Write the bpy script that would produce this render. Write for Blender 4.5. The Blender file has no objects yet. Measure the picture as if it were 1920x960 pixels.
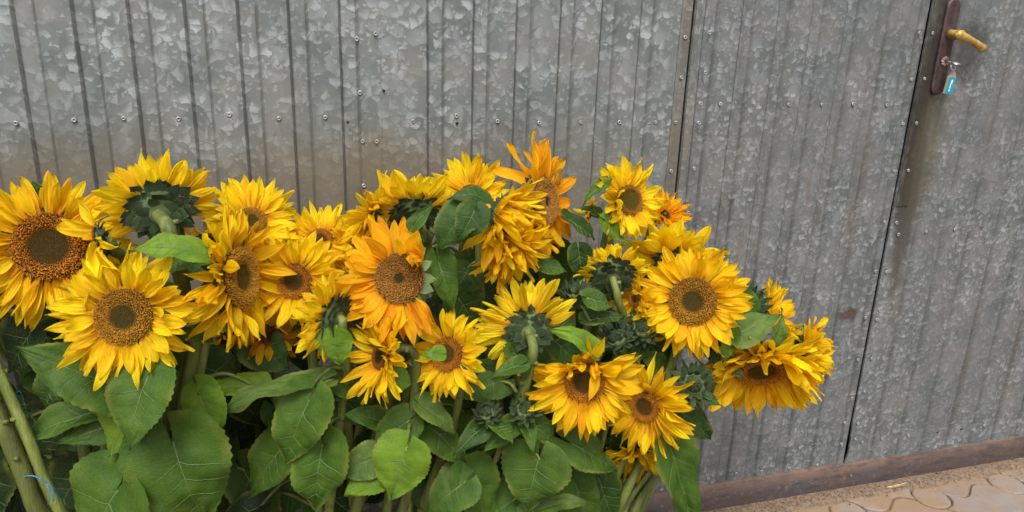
import bpy, bmesh, math, random
from mathutils import Vector, Matrix, noise
R = math.radians
rng = random.Random(11)
sc = bpy.context.scene
C = sc.collection

# ------------------------------------------------------------------ camera
H = 1.3966          # lens height above the ground
D = 1.6566          # distance from lens to the gate plane (gate is the plane y = D)
F = 1376.0          # focal length in photograph pixels (1920 wide)
CR = Vector((0.95899, -0.28159, 0.03240))      # camera right
CD = Vector((-0.05353, -0.29217, -0.95487))    # camera down
CF = Vector((0.27835, 0.91397, -0.29526))      # camera forward
CU, CB = -CD, -CF
cam = bpy.data.cameras.new('camera'); co = bpy.data.objects.new('camera', cam); C.objects.link(co)
m = Matrix((CR, CU, CB)).transposed().to_4x4(); m.translation = Vector((0, 0, H)); co.matrix_world = m
cam.sensor_width = 36; cam.lens = F/1920*36; cam.clip_end = 500; cam.clip_start = .02
sc.camera = co

# ------------------------------------------------------------------ light: overcast daylight
SUN_EL, SUN_AZ = R(58), R(200)      # azimuth clockwise from +y
w = bpy.data.worlds.new('World'); sc.world = w; w.use_nodes = True
wn, wl = w.node_tree.nodes, w.node_tree.links
bg = wn['Background']
sky = wn.new('ShaderNodeTexSky'); sky.sky_type = 'NISHITA'; sky.sun_disc = False
sky.sun_elevation = SUN_EL; sky.sun_rotation = SUN_AZ; sky.dust_density = 5; sky.air_density = 1.0; sky.ozone_density = 1
hs = wn.new('ShaderNodeHueSaturation'); hs.inputs['Saturation'].default_value = .32
wl.new(sky.outputs[0], hs.inputs['Color']); wl.new(hs.outputs[0], bg.inputs['Color'])
bg.inputs['Strength'].default_value = .13
sd = bpy.data.lights.new('sun', 'SUN'); sd.energy = 1.5; sd.angle = R(22); sd.color = (1, .985, .95)
so = bpy.data.objects.new('sun', sd); C.objects.link(so)
sdir = Vector((math.sin(SUN_AZ)*math.cos(SUN_EL), math.cos(SUN_AZ)*math.cos(SUN_EL), math.sin(SUN_EL)))
so.rotation_euler = sdir.to_track_quat('Z', 'Y').to_euler(); so.location = (-2, -3, 5)
sc.view_settings.view_transform = 'Standard'; sc.view_settings.look = 'None'
sc.view_settings.gamma = 1; sc.view_settings.use_curve_mapping = False
sc.view_settings.exposure = 0.88
sc.render.engine = 'CYCLES'
sc.render.resolution_x = 1024; sc.render.resolution_y = 512

# ------------------------------------------------------------------ helpers
def P(px, py, off):
    """world point seen at photograph pixel (px,py), lying `off` metres in front of the gate plane"""
    r = CR*(px-960) + CD*(py-480) + CF*F
    t = (D-off)/r.y
    return Vector((0, 0, H)) + r*t
def PS(px, py, off):
    r = CR*(px-960) + CD*(py-480) + CF*F
    return (D-off)/r.y                      # metres per photograph pixel there
def tag(o, label=None, cat=None, group=None, kind=None):
    if label: o['label'] = label
    if cat: o['category'] = cat
    if group: o['group'] = group
    if kind: o['kind'] = kind
    return o
def empty(name, loc, label=None, cat=None, group=None, kind=None):
    o = bpy.data.objects.new(name, None); C.objects.link(o); o.location = loc; o.empty_display_size = .05
    return tag(o, label, cat, group, kind)
def mesh(name, vs, fs, mats, smooth=True, mi=None, uv=None, col=None):
    me = bpy.data.meshes.new(name); me.from_pydata([tuple(v) for v in vs], [], fs)
    for k in (mats if isinstance(mats, (list, tuple)) else [mats]): me.materials.append(k)
    if smooth: me.polygons.foreach_set('use_smooth', [True]*len(fs))
    if mi: me.polygons.foreach_set('material_index', mi)
    if uv:
        l = me.uv_layers.new(name='UVMap'); idx = [0]*len(me.loops); me.loops.foreach_get('vertex_index', idx)
        l.data.foreach_set('uv', [c for i in idx for c in uv[i]])
    if col:
        a = me.color_attributes.new('Col', 'FLOAT_COLOR', 'POINT'); a.data.foreach_set('color', [c for q in col for c in q])
    me.update(); return me
def link(name, me, parent=None, mat=None, color=None):
    """mat: matrix in the parent's space (parents carry only a location)"""
    o = bpy.data.objects.new(name, me); C.objects.link(o)
    if parent: o.parent = parent
    if mat is not None: o.matrix_local = mat
    if color: o.color = (*color, 1)
    return o
class MB:
    def __init__(s): s.v = []; s.f = []; s.mi = []; s.c = []
    def box(s, c, h, rot=None, mi=0):
        b = len(s.v); c = Vector(c)
        for x in (-1, 1):
            for y in (-1, 1):
                for z in (-1, 1):
                    p = Vector((x*h[0], y*h[1], z*h[2])); s.v.append(c + (rot @ p if rot else p))
        for q in ((0,1,3,2),(4,6,7,5),(0,4,5,1),(2,3,7,6),(0,2,6,4),(1,5,7,3)): s.f.append([b+i for i in q]); s.mi.append(mi)
    def tube(s, pts, rad, n=8, mi=0, cap=True):
        pts = [Vector(p) for p in pts]
        if not isinstance(rad, (list, tuple)): rad = [rad]*len(pts)
        b = len(s.v); up = Vector((0.31, 0.9, 0.2)).normalized(); a = None
        for i, p in enumerate(pts):
            t = (pts[min(i+1, len(pts)-1)] - pts[max(i-1, 0)]).normalized()
            if a is None: a = t.cross(up).normalized()
            a = (a - t*a.dot(t)).normalized(); c = t.cross(a)
            for k in range(n):
                g = 2*math.pi*k/n; s.v.append(p + (a*math.cos(g) + c*math.sin(g))*rad[i])
        for i in range(len(pts)-1):
            for k in range(n):
                s.f.append([b+i*n+k, b+i*n+(k+1)%n, b+(i+1)*n+(k+1)%n, b+(i+1)*n+k]); s.mi.append(mi)
        if cap:
            s.f.append([b+k for k in range(n)][::-1]); s.mi.append(mi)
            s.f.append([b+(len(pts)-1)*n+k for k in range(n)]); s.mi.append(mi)
    def lathe(s, prof, n=16, mi=0, M=None):
        b = len(s.v)
        for (r, z) in prof:
            for k in range(n):
                g = 2*math.pi*k/n; p = Vector((r*math.cos(g), r*math.sin(g), z)); s.v.append(M @ p if M else p)
        for i in range(len(prof)-1):
            for k in range(n):
                s.f.append([b+i*n+k, b+i*n+(k+1)%n, b+(i+1)*n+(k+1)%n, b+(i+1)*n+k]); s.mi.append(mi)
    def mesh(s, name, mats, smooth=True): return mesh(name, s.v, s.f, mats, smooth, s.mi)
def crom(pts, seg=7):
    pts = [Vector(p) for p in pts]; q = [pts[0]*2-pts[1]] + pts + [pts[-1]*2-pts[-2]]; out = []
    for i in range(1, len(q)-2):
        a, b, c, d = q[i-1:i+3]
        for k in range(seg):
            t = k/seg
            out.append(.5*((2*b) + (c-a)*t + (2*a-5*b+4*c-d)*t*t + (3*b-a-3*c+d)*t**3))
    out.append(pts[-1]); return out

# ------------------------------------------------------------------ materials
class NT:
    def __init__(s, name):
        s.m = bpy.data.materials.new(name); s.m.use_nodes = True; s.t = s.m.node_tree; s.n = s.t.nodes
        s.b = s.n['Principled BSDF']; s.out = s.n['Material Output']
    def node(s, typ, **kw):
        n = s.n.new(typ)
        for k, v in kw.items(): setattr(n, k, v)
        return n
    def put(s, inp, v):
        if hasattr(v, 'is_linked'): s.t.links.new(v, inp)
        elif v is not None: inp.default_value = (*v, 1) if isinstance(v, tuple) and len(v) == 3 and inp.type == 'RGBA' else v
    def math(s, op, a, b=None, c=None, clamp=False):
        n = s.node('ShaderNodeMath', operation=op, use_clamp=clamp)
        for i, x in enumerate((a, b, c)):
            if x is not None: s.put(n.inputs[i], x)
        return n.outputs[0]
    def vmath(s, op, a, b=None):
        n = s.node('ShaderNodeVectorMath', operation=op); s.put(n.inputs[0], a)
        if b is not None: s.put(n.inputs[1], b)
        return n.outputs[0]
    def mix(s, f, a, b, blend='MIX'):
        n = s.node('ShaderNodeMix', data_type='RGBA', blend_type=blend); s.put(n.inputs[0], f); s.put(n.inputs[6], a); s.put(n.inputs[7], b); return n.outputs[2]
    def noise(s, vec, scale, detail=3, rough=.55, dist=0, col=False):
        n = s.node('ShaderNodeTexNoise'); s.put(n.inputs['Vector'], vec); n.inputs['Scale'].default_value = scale
        n.inputs['Detail'].default_value = detail; n.inputs['Roughness'].default_value = rough; n.inputs['Distortion'].default_value = dist
        return n.outputs['Color' if col else 'Fac']
    def ramp(s, f, lo, hi, a=0., b=1., smooth=True):
        n = s.node('ShaderNodeMapRange', interpolation_type='SMOOTHSTEP' if smooth else 'LINEAR'); s.put(n.inputs[0], f)
        n.inputs[1].default_value = lo; n.inputs[2].default_value = hi; n.inputs[3].default_value = a; n.inputs[4].default_value = b
        return n.outputs[0]
    def bump(s, h, strength, dist, nrm=None):
        n = s.node('ShaderNodeBump'); s.put(n.inputs['Height'], h); n.inputs['Strength'].default_value = strength; n.inputs['Distance'].default_value = dist
        if nrm: s.put(n.inputs['Normal'], nrm)
        return n.outputs[0]
    def coord(s, which='Object'): return s.node('ShaderNodeTexCoord').outputs[which]
    def sep(s, v):
        n = s.node('ShaderNodeSeparateXYZ'); s.put(n.inputs[0], v); return n.outputs
    def comb(s, x, y, z):
        n = s.node('ShaderNodeCombineXYZ'); s.put(n.inputs[0], x); s.put(n.inputs[1], y); s.put(n.inputs[2], z); return n.outputs[0]
    def scale(s, v, k): return s.vmath('MULTIPLY', v, k)
def simple(name, col, rough=.6, metal=0, nscale=40, var=.25, bmp=.2, bd=.001, streak=(1, 1, 1)):
    k = NT(name); v = k.scale(k.coord(), streak); n = k.noise(v, nscale, 4, .6)
    f = k.ramp(n, .3, .7, 1-var, 1+var)
    c = k.mix(1., col, k.comb(f, f, f), 'MULTIPLY'); k.put(k.b.inputs['Base Color'], c)
    k.b.inputs['Roughness'].default_value = rough; k.b.inputs['Metallic'].default_value = metal
    k.put(k.b.inputs['Normal'], k.bump(n, bmp, bd)); return k.m

def galvanised(name, scale, seed, tint=(1, 1, 1), amt=.78):
    """hot-dip zinc: feathered spangle crystals, a tan veil, brown run-off and rust bleeding"""
    k = NT(name); pos = k.coord(); x, y, z = k.sep(pos)
    p = k.comb(x, k.math('ADD', z, k.math('MULTIPLY', y, 1.0)), seed)
    d1 = k.noise(p, scale*.55, 5, .68, 0, True); d2 = k.noise(p, scale*3.2, 3, .6, 0, True)
    pd = k.vmath('ADD', p, k.vmath('ADD', k.scale(k.vmath('SUBTRACT', d1, (.5, .5, .5)), (1.15/scale,)*3),
                                   k.scale(k.vmath('SUBTRACT', d2, (.5, .5, .5)), (.42/scale,)*3)))
    def layer(sc_, off, lo, hi):
        q = k.vmath('ADD', k.scale(pd, (sc_, sc_*1.05, 0)), (off, off*1.7, 0))
        v = k.node('ShaderNodeTexVoronoi', voronoi_dimensions='2D', feature='F1'); k.put(v.inputs['Vector'], q); v.inputs['Scale'].default_value = 1
        ve = k.node('ShaderNodeTexVoronoi', voronoi_dimensions='2D', feature='DISTANCE_TO_EDGE'); k.put(ve.inputs['Vector'], q); ve.inputs['Scale'].default_value = 1
        rel = k.sep(k.vmath('SUBTRACT', q, v.outputs['Position'])); rnd = k.sep(v.outputs['Color'])
        sel = k.ramp(rnd[0], lo, hi); th_ = k.ramp(rnd[1], 0, 1, -1.7, 1.7, False)
        tilt = k.math('ADD', k.math('MULTIPLY', rel[1], k.math('COSINE', th_)), k.math('MULTIPLY', rel[0], k.math('SINE', th_)))
        g = k.ramp(tilt, .42, -.42)
        return k.math('MULTIPLY', sel, g), rnd[2], k.math('MULTIPLY', k.ramp(ve.outputs['Distance'], .0, .12, 1, 0), k.math('MULTIPLY', k.ramp(tilt, .05, -.3), sel))
    a, r1, e1 = layer(scale*.62, 3.1, .30, .98); b, r2, e2 = layer(scale*1.4, 9.4, .55, .98); c_, r3, e3 = layer(scale*.30, 5.7, .5, .95)
    patch = k.ramp(k.noise(p, 5.5, 2), .38, .66, .45, 1.)
    fl = k.math('MAXIMUM', a, k.math('MULTIPLY', b, .72)); fl = k.math('MAXIMUM', fl, k.math('MULTIPLY', c_, .36))
    fl = k.math('MULTIPLY', fl, patch); edge = k.math('MULTIPLY', k.math('MAXIMUM', e1, k.math('MULTIPLY', e2, .8)), patch)
    fine = k.noise(p, 150, 3, .7)
    base = k.mix(k.math('MULTIPLY', r3, .9), (.116, .130, .128), (.158, .173, .172))
    base = k.mix(k.ramp(k.noise(p, 9, 3), .35, .7), base, (.19, .185, .175))
    colr = k.mix(k.math('MULTIPLY', fl, amt), base, (.50, .52, .54))
    colr = k.mix(k.math('MULTIPLY', edge, .75), colr, (.05, .052, .052))
    colr = k.mix(k.ramp(fine, .35, .75, 0, .22), colr, (.10, .105, .105))
    # tan veil in a band at mid height, stronger to the left, vertical brown streaks
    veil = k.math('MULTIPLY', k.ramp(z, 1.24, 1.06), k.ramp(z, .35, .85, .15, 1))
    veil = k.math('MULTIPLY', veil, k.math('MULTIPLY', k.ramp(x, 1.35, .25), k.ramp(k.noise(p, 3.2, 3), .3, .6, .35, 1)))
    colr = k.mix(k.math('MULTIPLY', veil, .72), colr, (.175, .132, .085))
    st = k.noise(k.comb(k.math('MULTIPLY', x, 26), k.math('MULTIPLY', z, 1.1), seed), 1.2, 3, .6)
    stv = k.math('MULTIPLY', k.ramp(st, .56, .74), k.ramp(z, 1.5, .9, .15, 1))
    colr = k.mix(k.math('MULTIPLY', stv, .38), colr, (.13, .085, .045))
    # groove slopes and creases darkened: shade painted in along with settled dirt
    crease = k.node('ShaderNodeAttribute', attribute_name='Col').outputs['Fac']
    colr = k.mix(k.math('MULTIPLY', crease, k.ramp(k.noise(p, 12, 3), .3, .7, .26, .60)), colr, (.050, .048, .040))
    # black grime rubbed round the door handle side, brown smudges under
    def spot(cx, cz, sx, sz, lo=.4, hi=1.15):
        dx = k.math('DIVIDE', k.math('SUBTRACT', x, cx), sx); dz = k.math('DIVIDE', k.math('SUBTRACT', z, cz), sz)
        r = k.math('SQRT', k.math('ADD', k.math('MULTIPLY', dx, dx), k.math('MULTIPLY', dz, dz)))
        return k.ramp(k.math('ADD', r, k.math('MULTIPLY', k.math('SUBTRACT', k.noise(p, 30, 4), .5), .9)), lo, hi, 1, 0)
    for (cx, cz, sx, sz, cc, am) in SPOTS:
        colr = k.mix(k.math('MULTIPLY', spot(cx, cz, sx, sz), am), colr, cc)
    if tint != (1, 1, 1): colr = k.mix(1., colr, tint, 'MULTIPLY')
    k.put(k.b.inputs['Base Color'], colr)
    k.b.inputs['Metallic'].default_value = .35
    k.put(k.b.inputs['Roughness'], k.ramp(k.math('ADD', fl, k.math('MULTIPLY', fine, .3)), 0, 1, .55, .36))
    n1 = k.bump(k.noise(p, 7, 2), .35, .004)
    n2 = k.bump(fl, .4, .0016, n1)
    k.put(k.b.inputs['Normal'], k.bump(fine, .15, .0006, n2))
    return k.m
def wp(px, py): v = P(px, py, 0); return v.x, v.z
SPOTS = []
for (px, py, sx, sz, cc, am) in ((1592, 590, .045, .028, (.07, .035, .018), .8), (1545, 705, .022, .05, (.09, .04, .02), .55),
        (1728, 190, .045, .42, (.035, .032, .027), .92), (1712, 300, .04, .30, (.04, .036, .03), .9), (1815, 90, .07, .10, (.05, .046, .04), .75), (1732, 290, .06, .25, (.12, .105, .065), .7),
        (1289, 40, .02, .16, (.10, .08, .055), .35), (1700, 400, .04, .34, (.075, .068, .05), .75), (700, 330, .06, .12, (.16, .125, .08), .5),
        (1262, 300, .03, .2, (.11, .10, .08), .5)):
    a_, b_ = wp(px, py); SPOTS.append((a_, b_, sx, sz, cc, am))
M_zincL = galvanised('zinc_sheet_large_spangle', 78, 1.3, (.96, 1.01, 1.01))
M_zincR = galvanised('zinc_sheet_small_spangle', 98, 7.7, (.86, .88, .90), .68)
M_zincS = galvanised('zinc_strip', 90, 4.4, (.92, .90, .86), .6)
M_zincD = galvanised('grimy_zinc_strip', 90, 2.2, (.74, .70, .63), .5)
M_dark = simple('dark_interior_steel', (.02, .02, .02), .8)
M_rust = NT('rusty_painted_channel')
k = M_rust; v = k.coord(); n = k.noise(v, 6, 6, .65); n2 = k.noise(v, 60, 4, .7); xx, yy, zz = k.sep(v)
c = k.mix(k.ramp(n, .35, .65), (.066, .042, .036), (.052, .044, .047)); c = k.mix(k.ramp(n2, .55, .75, 0, .6), c, (.20, .13, .09))
c = k.mix(k.math('MULTIPLY', k.ramp(zz, .055, .10), k.ramp(n, .3, .6, .0, .7)), c, (.15, .085, .055))
c = k.mix(k.ramp(k.noise(k.scale(v, (.4, 1, 1.6)), 34, 6, .75), .50, .62, 0, .65), c, (.030, .022, .020)); c = k.mix(k.ramp(k.noise(v, 19, 5, .7), .60, .66, 0, .6), c, (.14, .075, .045)); c = k.mix(k.ramp(k.noise(v, 230, 2), .74, .78), c, (.45, .42, .38))
k.put(k.b.inputs['Base Color'], c); k.b.inputs['Roughness'].default_value = .62; k.put(k.b.inputs['Normal'], k.bump(n2, .5, .0015)); M_rust = k.m
M_brownpaint = simple('brown_paint', (.042, .024, .023), .5, 0, 60, .5, .3)
M_brass = simple('worn_brass', (.46, .30, .08), .5, .6, 50, .35, .15)
M_steel = simple('bright_steel', (.55, .53, .5), .35, .8, 90, .2)
M_rivet = simple('rivet_steel', (.27, .27, .255), .5, .45, 200, .3)
M_rivetr = simple('rusty_rivet', (.20, .09, .06), .6, .2, 200, .3)
M_hole = simple('black_hole', (.01, .01, .01), .9)
M_tagp = simple('tag_plastic', (.30, .27, .21), .25, 0, 90, .1)
M_tagb = simple('blue_card', (.008, .23, .34), .45, 0, 90, .1)
M_white = simple('white_print', (.8, .8, .75), .6, 0, 90, .05)
M_twine = simple('blue_twine', (.03, .15, .32), .6, 0, 200, .3)
M_straw = simple('dry_straw', (.5, .38, .2), .7, 0, 90, .3)

def concrete(name, a, b):
    k = NT(name); v = k.coord(); oi = k.node('ShaderNodeObjectInfo')
    v2 = k.vmath('ADD', v, k.comb(oi.outputs['Random'], oi.outputs['Random'], 0.))
    n = k.noise(v2, 16, 6, .65); n2 = k.noise(v2, 240, 3, .6); n3 = k.noise(k.node('ShaderNodeNewGeometry').outputs['Position'], 5, 4, .6)
    c = k.mix(k.ramp(n, .3, .7), a, b); c = k.mix(k.ramp(oi.outputs['Random'], 0, 1, 0, .35), c, (.30, .27, .25))
    gy = k.sep(k.node('ShaderNodeNewGeometry').outputs['Position'])
    sand = k.math('ADD', k.ramp(n3, .42, .62, 0, .8), k.ramp(gy[1], 1.45, 1.66, 0, .7), clamp=True)
    c = k.mix(sand, c, (.215, .14, .085)); c = k.mix(k.ramp(n2, .5, .75, 0, .4), c, (.14, .10, .07))
    k.put(k.b.inputs['Base Color'], c); k.b.inputs['Roughness'].default_value = .85
    k.put(k.b.inputs['Normal'], k.bump(k.math('ADD', n2, n), .5, .002)); return k.m
M_paver = concrete('paver_concrete', (.150, .124, .106), (.205, .170, .147))
M_sand = simple('sandy_soil', (.155, .095, .05), .95, 0, 60, .5, .8, .004)
M_crumb = simple('soil_crumbs', (.045, .028, .016), .95, 0, 300, .4)

# petals: colour per flower (object colour), deeper at the foot, fine lengthwise veins, light passes through
k = NT('petal'); oi = k.node('ShaderNodeObjectInfo'); uv = k.sep(k.coord('UV'))
ln = k.noise(k.comb(k.math('MULTIPLY', uv[0], .9), k.math('MULTIPLY', uv[1], 13), k.math('MULTIPLY', oi.outputs['Random'], 40)), 1.6, 4, .6)
c = k.mix(k.ramp(uv[0], .02, .45, .45, 0), oi.outputs['Color'], (.86, .33, .004))
c = k.mix(k.ramp(ln, .42, .72, 0, .34), c, (.78, .38, .004))
hv = k.node('ShaderNodeHueSaturation'); k.put(hv.inputs['Hue'], k.ramp(oi.outputs['Random'], 0, 1, .488, .507, False)); k.put(hv.inputs['Value'], k.ramp(oi.outputs['Random'], 0, 1, .90, 1.12, False)); k.put(hv.inputs['Color'], c)
c = hv.outputs[0]
c = k.mix(k.math('MULTIPLY', k.ramp(uv[0], .86, 1.), k.ramp(k.noise(k.coord(), 3, 3), .5, .6, 0, .75)), c, (.28, .12, .02))
k.put(k.b.inputs['Base Color'], c); k.b.inputs['Roughness'].default_value = .58; k.b.inputs['Specular IOR Level'].default_value = .3
bm_ = k.bump(ln, .9, .003); k.put(k.b.inputs['Normal'], bm_)
tr = k.node('ShaderNodeBsdfTranslucent'); k.put(tr.inputs['Color'], c); mx = k.node('ShaderNodeMixShader'); mx.inputs[0].default_value = .54
k.t.links.new(k.b.outputs[0], mx.inputs[1]); k.t.links.new(tr.outputs[0], mx.inputs[2]); k.t.links.new(mx.outputs[0], k.out.inputs[0]); M_petal = k.m

# leaves
k = NT('leaf_blade'); oi = k.node('ShaderNodeObjectInfo'); g = k.node('ShaderNodeNewGeometry'); uv = k.sep(k.coord('UV'))
c = k.mix(k.ramp(k.noise(k.coord(), 22, 4, .6), .35, .68), oi.outputs['Color'], k.mix(1., oi.outputs['Color'], (1.55, 1.35, 1.15), 'MULTIPLY'))
c = k.mix(k.ramp(k.noise(k.coord(), 300, 2), .55, .8, 0, .25), c, (.02, .04, .01))
c = k.mix(k.math('MULTIPLY', k.ramp(k.noise(k.coord(), 60, 3), .70, .74), .5), c, (.10, .085, .02))
ey = k.math('MULTIPLY', k.ramp(k.math('ABSOLUTE', k.math('SUBTRACT', uv[1], .5)), .36, .5), k.ramp(k.noise(k.coord(), 14, 3), .48, .68))
c = k.mix(k.math('MULTIPLY', ey, .6), c, (.16, .17, .03))
# small side veins: a fine net between the ribs
vv = k.node('ShaderNodeTexVoronoi', feature='DISTANCE_TO_EDGE'); k.put(vv.inputs['Vector'], k.coord()); vv.inputs['Scale'].default_value = 130
net = k.ramp(vv.outputs['Distance'], .0, .12, 1, 0)
c = k.mix(k.math('MULTIPLY', net, .07), c, (.16, .25, .08))
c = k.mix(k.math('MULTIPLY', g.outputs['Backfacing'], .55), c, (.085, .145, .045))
k.put(k.b.inputs['Base Color'], c); k.b.inputs['Roughness'].default_value = .55; k.b.inputs['Specular IOR Level'].default_value = .18
k.put(k.b.inputs['Normal'], k.bump(net, .4, -.0008, k.bump(k.noise(k.coord(), 90, 3, .6), .35, .002)))
tr = k.node('ShaderNodeBsdfTranslucent'); k.put(tr.inputs['Color'], k.mix(1., c, (1.2, 1.6, .6), 'MULTIPLY')); mx = k.node('ShaderNodeMixShader'); mx.inputs[0].default_value = .2
k.t.links.new(k.b.outputs[0], mx.inputs[1]); k.t.links.new(tr.outputs[0], mx.inputs[2]); k.t.links.new(mx.outputs[0], k.out.inputs[0]); M_leaf = k.m
M_vein = simple('leaf_vein', (.075, .130, .030), .55, 0, 90, .2)
def green(name, a, b, rough=.6, s=40, streak=(1, 1, 1), edge=None):
    k = NT(name); v = k.scale(k.coord(), streak); n = k.noise(v, s, 4, .6); n2 = k.noise(v, s*9, 2)
    c = k.mix(k.ramp(n, .35, .65), a, b); oi = k.node('ShaderNodeObjectInfo')
    if edge:
        uu = k.sep(k.coord('UV')); e = k.ramp(k.math('ABSOLUTE', k.math('SUBTRACT', uu[1], .5)), .40, .5); c = k.mix(k.math('MULTIPLY', e, .8), c, edge)
    h = k.node('ShaderNodeHueSaturation'); k.put(h.inputs['Color'], c); k.put(h.inputs['Value'], k.ramp(oi.outputs['Random'], 0, 1, .75, 1.3, False))
    k.put(k.b.inputs['Base Color'], h.outputs[0]); k.b.inputs['Roughness'].default_value = rough
    
    k.put(k.b.inputs['Normal'], k.bump(k.math('ADD', n, n2), .7, .0022)); return k.m
M_stem = green('hairy_stem', (.075, .095, .014), (.140, .168, .036), .6, 70, (1, 1, .10))
M_bract = green('bract', (.022, .045, .012), (.040, .075, .020), .6, 70, edge=(.12, .17, .06))
M_bractl = green('pale_bract', (.11, .17, .05), (.17, .24, .08), .6, 70, edge=(.26, .30, .13))
k = NT('disc_florets'); at = k.node('ShaderNodeAttribute', attribute_name='Col')
k.put(k.b.inputs['Base Color'], k.mix(1., at.outputs['Color'], (.85, .80, .7), 'MULTIPLY')); k.b.inputs['Roughness'].default_value = .75; k.b.inputs['Specular IOR Level'].default_value = .2; M_disc = k.m

# ------------------------------------------------------------------ ground
def soft(a): a['kind'] = 'structure'; return a
gv = [(-60, -60, 0), (60, -60, 0), (60, 60, 0), (-60, 60, 0)]
ground = soft(link('ground', mesh('ground', gv, [[0, 1, 2, 3]], M_sand, False)))
def prism(poly, z0, z1, bev=.004):
    """pad with a softened upper edge; centre of poly is the origin"""
    n = len(poly); vs = []; fs = []
    for (zz, kk) in ((z0, 0), (z1-bev, 0), (z1, bev)):
        for (x, y) in poly:
            l = math.hypot(x, y) or 1; vs.append((x-x/l*kk, y-y/l*kk, zz))
    for a in (0, 1):
        for i in range(n): fs.append([a*n+i, a*n+(i+1)%n, (a+1)*n+(i+1)%n, (a+1)*n+i])
    fs.append([2*n+i for i in range(n)]); return vs, fs
PT = .158                                           # half pitch of the round pavers
pr = .056
circ = [(pr*math.cos(2*math.pi*i/20), pr*math.sin(2*math.pi*i/20)) for i in range(20)]
big = []                                            # large slab: wavy sides that key into the next one, corners bitten by round pavers
gp = .0028; rr = pr + .0045
for q in range(4):                                  # sides: right, top, left, bottom
    aq = q*math.pi/2; sg = 1 if q in (0, 3) else -1
    ux, uy = math.cos(aq), math.sin(aq); tx, ty = -uy, ux
    n_ = 14; lim = PT - rr
    for i in range(n_+1):
        t = -lim + 2*lim*i/n_; wv = .026*math.sin(math.pi*t/lim)
        wv = wv*sg*(1 if q in (0, 1) else -1) if q != 2 else wv
        wv = .026*math.sin(math.pi*(t if q in (0, 3) else -t)/lim) * (1 if q < 2 else -1)
        d_ = PT - gp + wv
        big.append((ux*d_ + tx*t, uy*d_ + ty*t))
    cx, cy = (ux+tx)*PT, (uy+ty)*PT                 # bite at the corner that follows this side
    for i in range(1, 6):
        t = math.pi/2*i/6; ang = aq - math.pi/2 - t   # from below the corner round to its inner side
        big.append((cx + rr*math.cos(ang), cy + rr*math.sin(ang)))
vs, fs = prism(circ, -.04, .008); me_c = mesh('round_paver', vs, fs, M_paver, False)
vs, fs = prism(big, -.04, .008); me_b = mesh('paver', vs, fs, M_paver, False)
gx0, gy0 = 1.588, 1.547
for i in range(-3, 9):
    for j in range(-8, 2):
        x, y = gx0 + i*2*PT, gy0 + j*2*PT
        if x < .2: continue
        if j == 1:
            link('paver', me_b, ground, Matrix.Translation((x+PT, y-PT, rng.uniform(-.002, .002)))); continue
        dz = rng.uniform(-.003, .002)
        link('round_paver', me_c, ground, Matrix.Translation((x, y, dz)) @ Matrix.Rotation(rng.uniform(-.2, .2), 4, 'Z'))
        if y-PT > -1.2: 
            link('paver', me_b, ground, Matrix.Translation((x+PT, y-PT, rng.uniform(-.003, .002))) @ Matrix.Rotation(rng.uniform(-.006, .006), 4, 'Z'))
# sand strip along the threshold: an uneven low ridge of swept soil
vs, fs = [], []; nx = 140
for i in range(nx+1):
    x = -.6 + 4.6*i/nx; wv = .058 + .022*noise.noise(Vector((x*5, 0, 3))) + .01*noise.noise(Vector((x*23, 0, 5)))
    for j, (t, zz) in enumerate(((0, .018), (.35, .018), (.7, .015), (1, .004))):
        vs.append((x, D-.012-wv*t, zz + .003*noise.noise(Vector((x*30, t*5, 1)))))
for i in range(nx):
    for j in range(3): fs.append([i*4+j, i*4+j+1, (i+1)*4+j+1, (i+1)*4+j])
M_sand2 = simple('swept_sand', (.140, .096, .062), .95, 0, 90, .35, .8, .003)
o = link('sand', mesh('sand', vs, fs, M_sand2)); tag(o, 'thin ridge of brown sand swept along the steel threshold', 'sand', kind='stuff')
b = MB()
def crumb(x, y, z, s):
    i = len(b.v); e = [Vector((rng.uniform(-1, 1), rng.uniform(-1, 1), rng.uniform(-.3, .6))).normalized()*s*rng.uniform(.5, 1.2) for _ in range(4)]
    for q in e: b.v.append(Vector((x, y, z)) + q)
    for q in ((0, 1, 2), (0, 2, 3), (0, 3, 1), (1, 3, 2)): b.f.append([i+a for a in q]); b.mi.append(0)
for _ in range(2600):
    x = rng.uniform(.3, 3.6); dens = noise.noise(Vector((x*4, 0, 0)))
    y = D-.014-abs(rng.gauss(0, .035 + .02*dens)); crumb(x, y, .018, rng.uniform(.0012, .004))
for _ in range(2400):                                # crumbs caught in the joints
    i, j = rng.randint(-3, 8), rng.randint(-5, 0); a = rng.uniform(0, 6.28)
    crumb(gx0+i*2*PT + math.cos(a)*(pr+.004), gy0+j*2*PT + math.sin(a)*(pr+.004), .006, rng.uniform(.001, .0034))
for _ in range(500): crumb(rng.uniform(.4, 3.4), rng.uniform(.9, 1.6), .014, rng.uniform(.0008, .002))
o = link('soil_crumbs', b.mesh('soil_crumbs', M_crumb, False)); tag(o, 'dark soil crumbs scattered along the threshold and paver joints', 'soil', kind='stuff')
b = MB(); g0 = Vector((0, 0, H))
def GP(px, py, z=.02):
    r = CR*(px-960) + CD*(py-480) + CF*F; return g0 + r*((z-H)/r.z)
b.tube(crom([GP(1662, 914), GP(1685, 909, .024), GP(1700, 905)], 4), .0016, 5)
b.tube(crom([GP(1668, 915, .019), GP(1686, 911, .02), GP(1697, 909)], 3), .001, 5)
o = link('dry_straw', b.mesh('dry_straw', M_straw)); tag(o, 'short pale dry straw lying on the sand below the brown threshold', 'straw')

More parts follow.
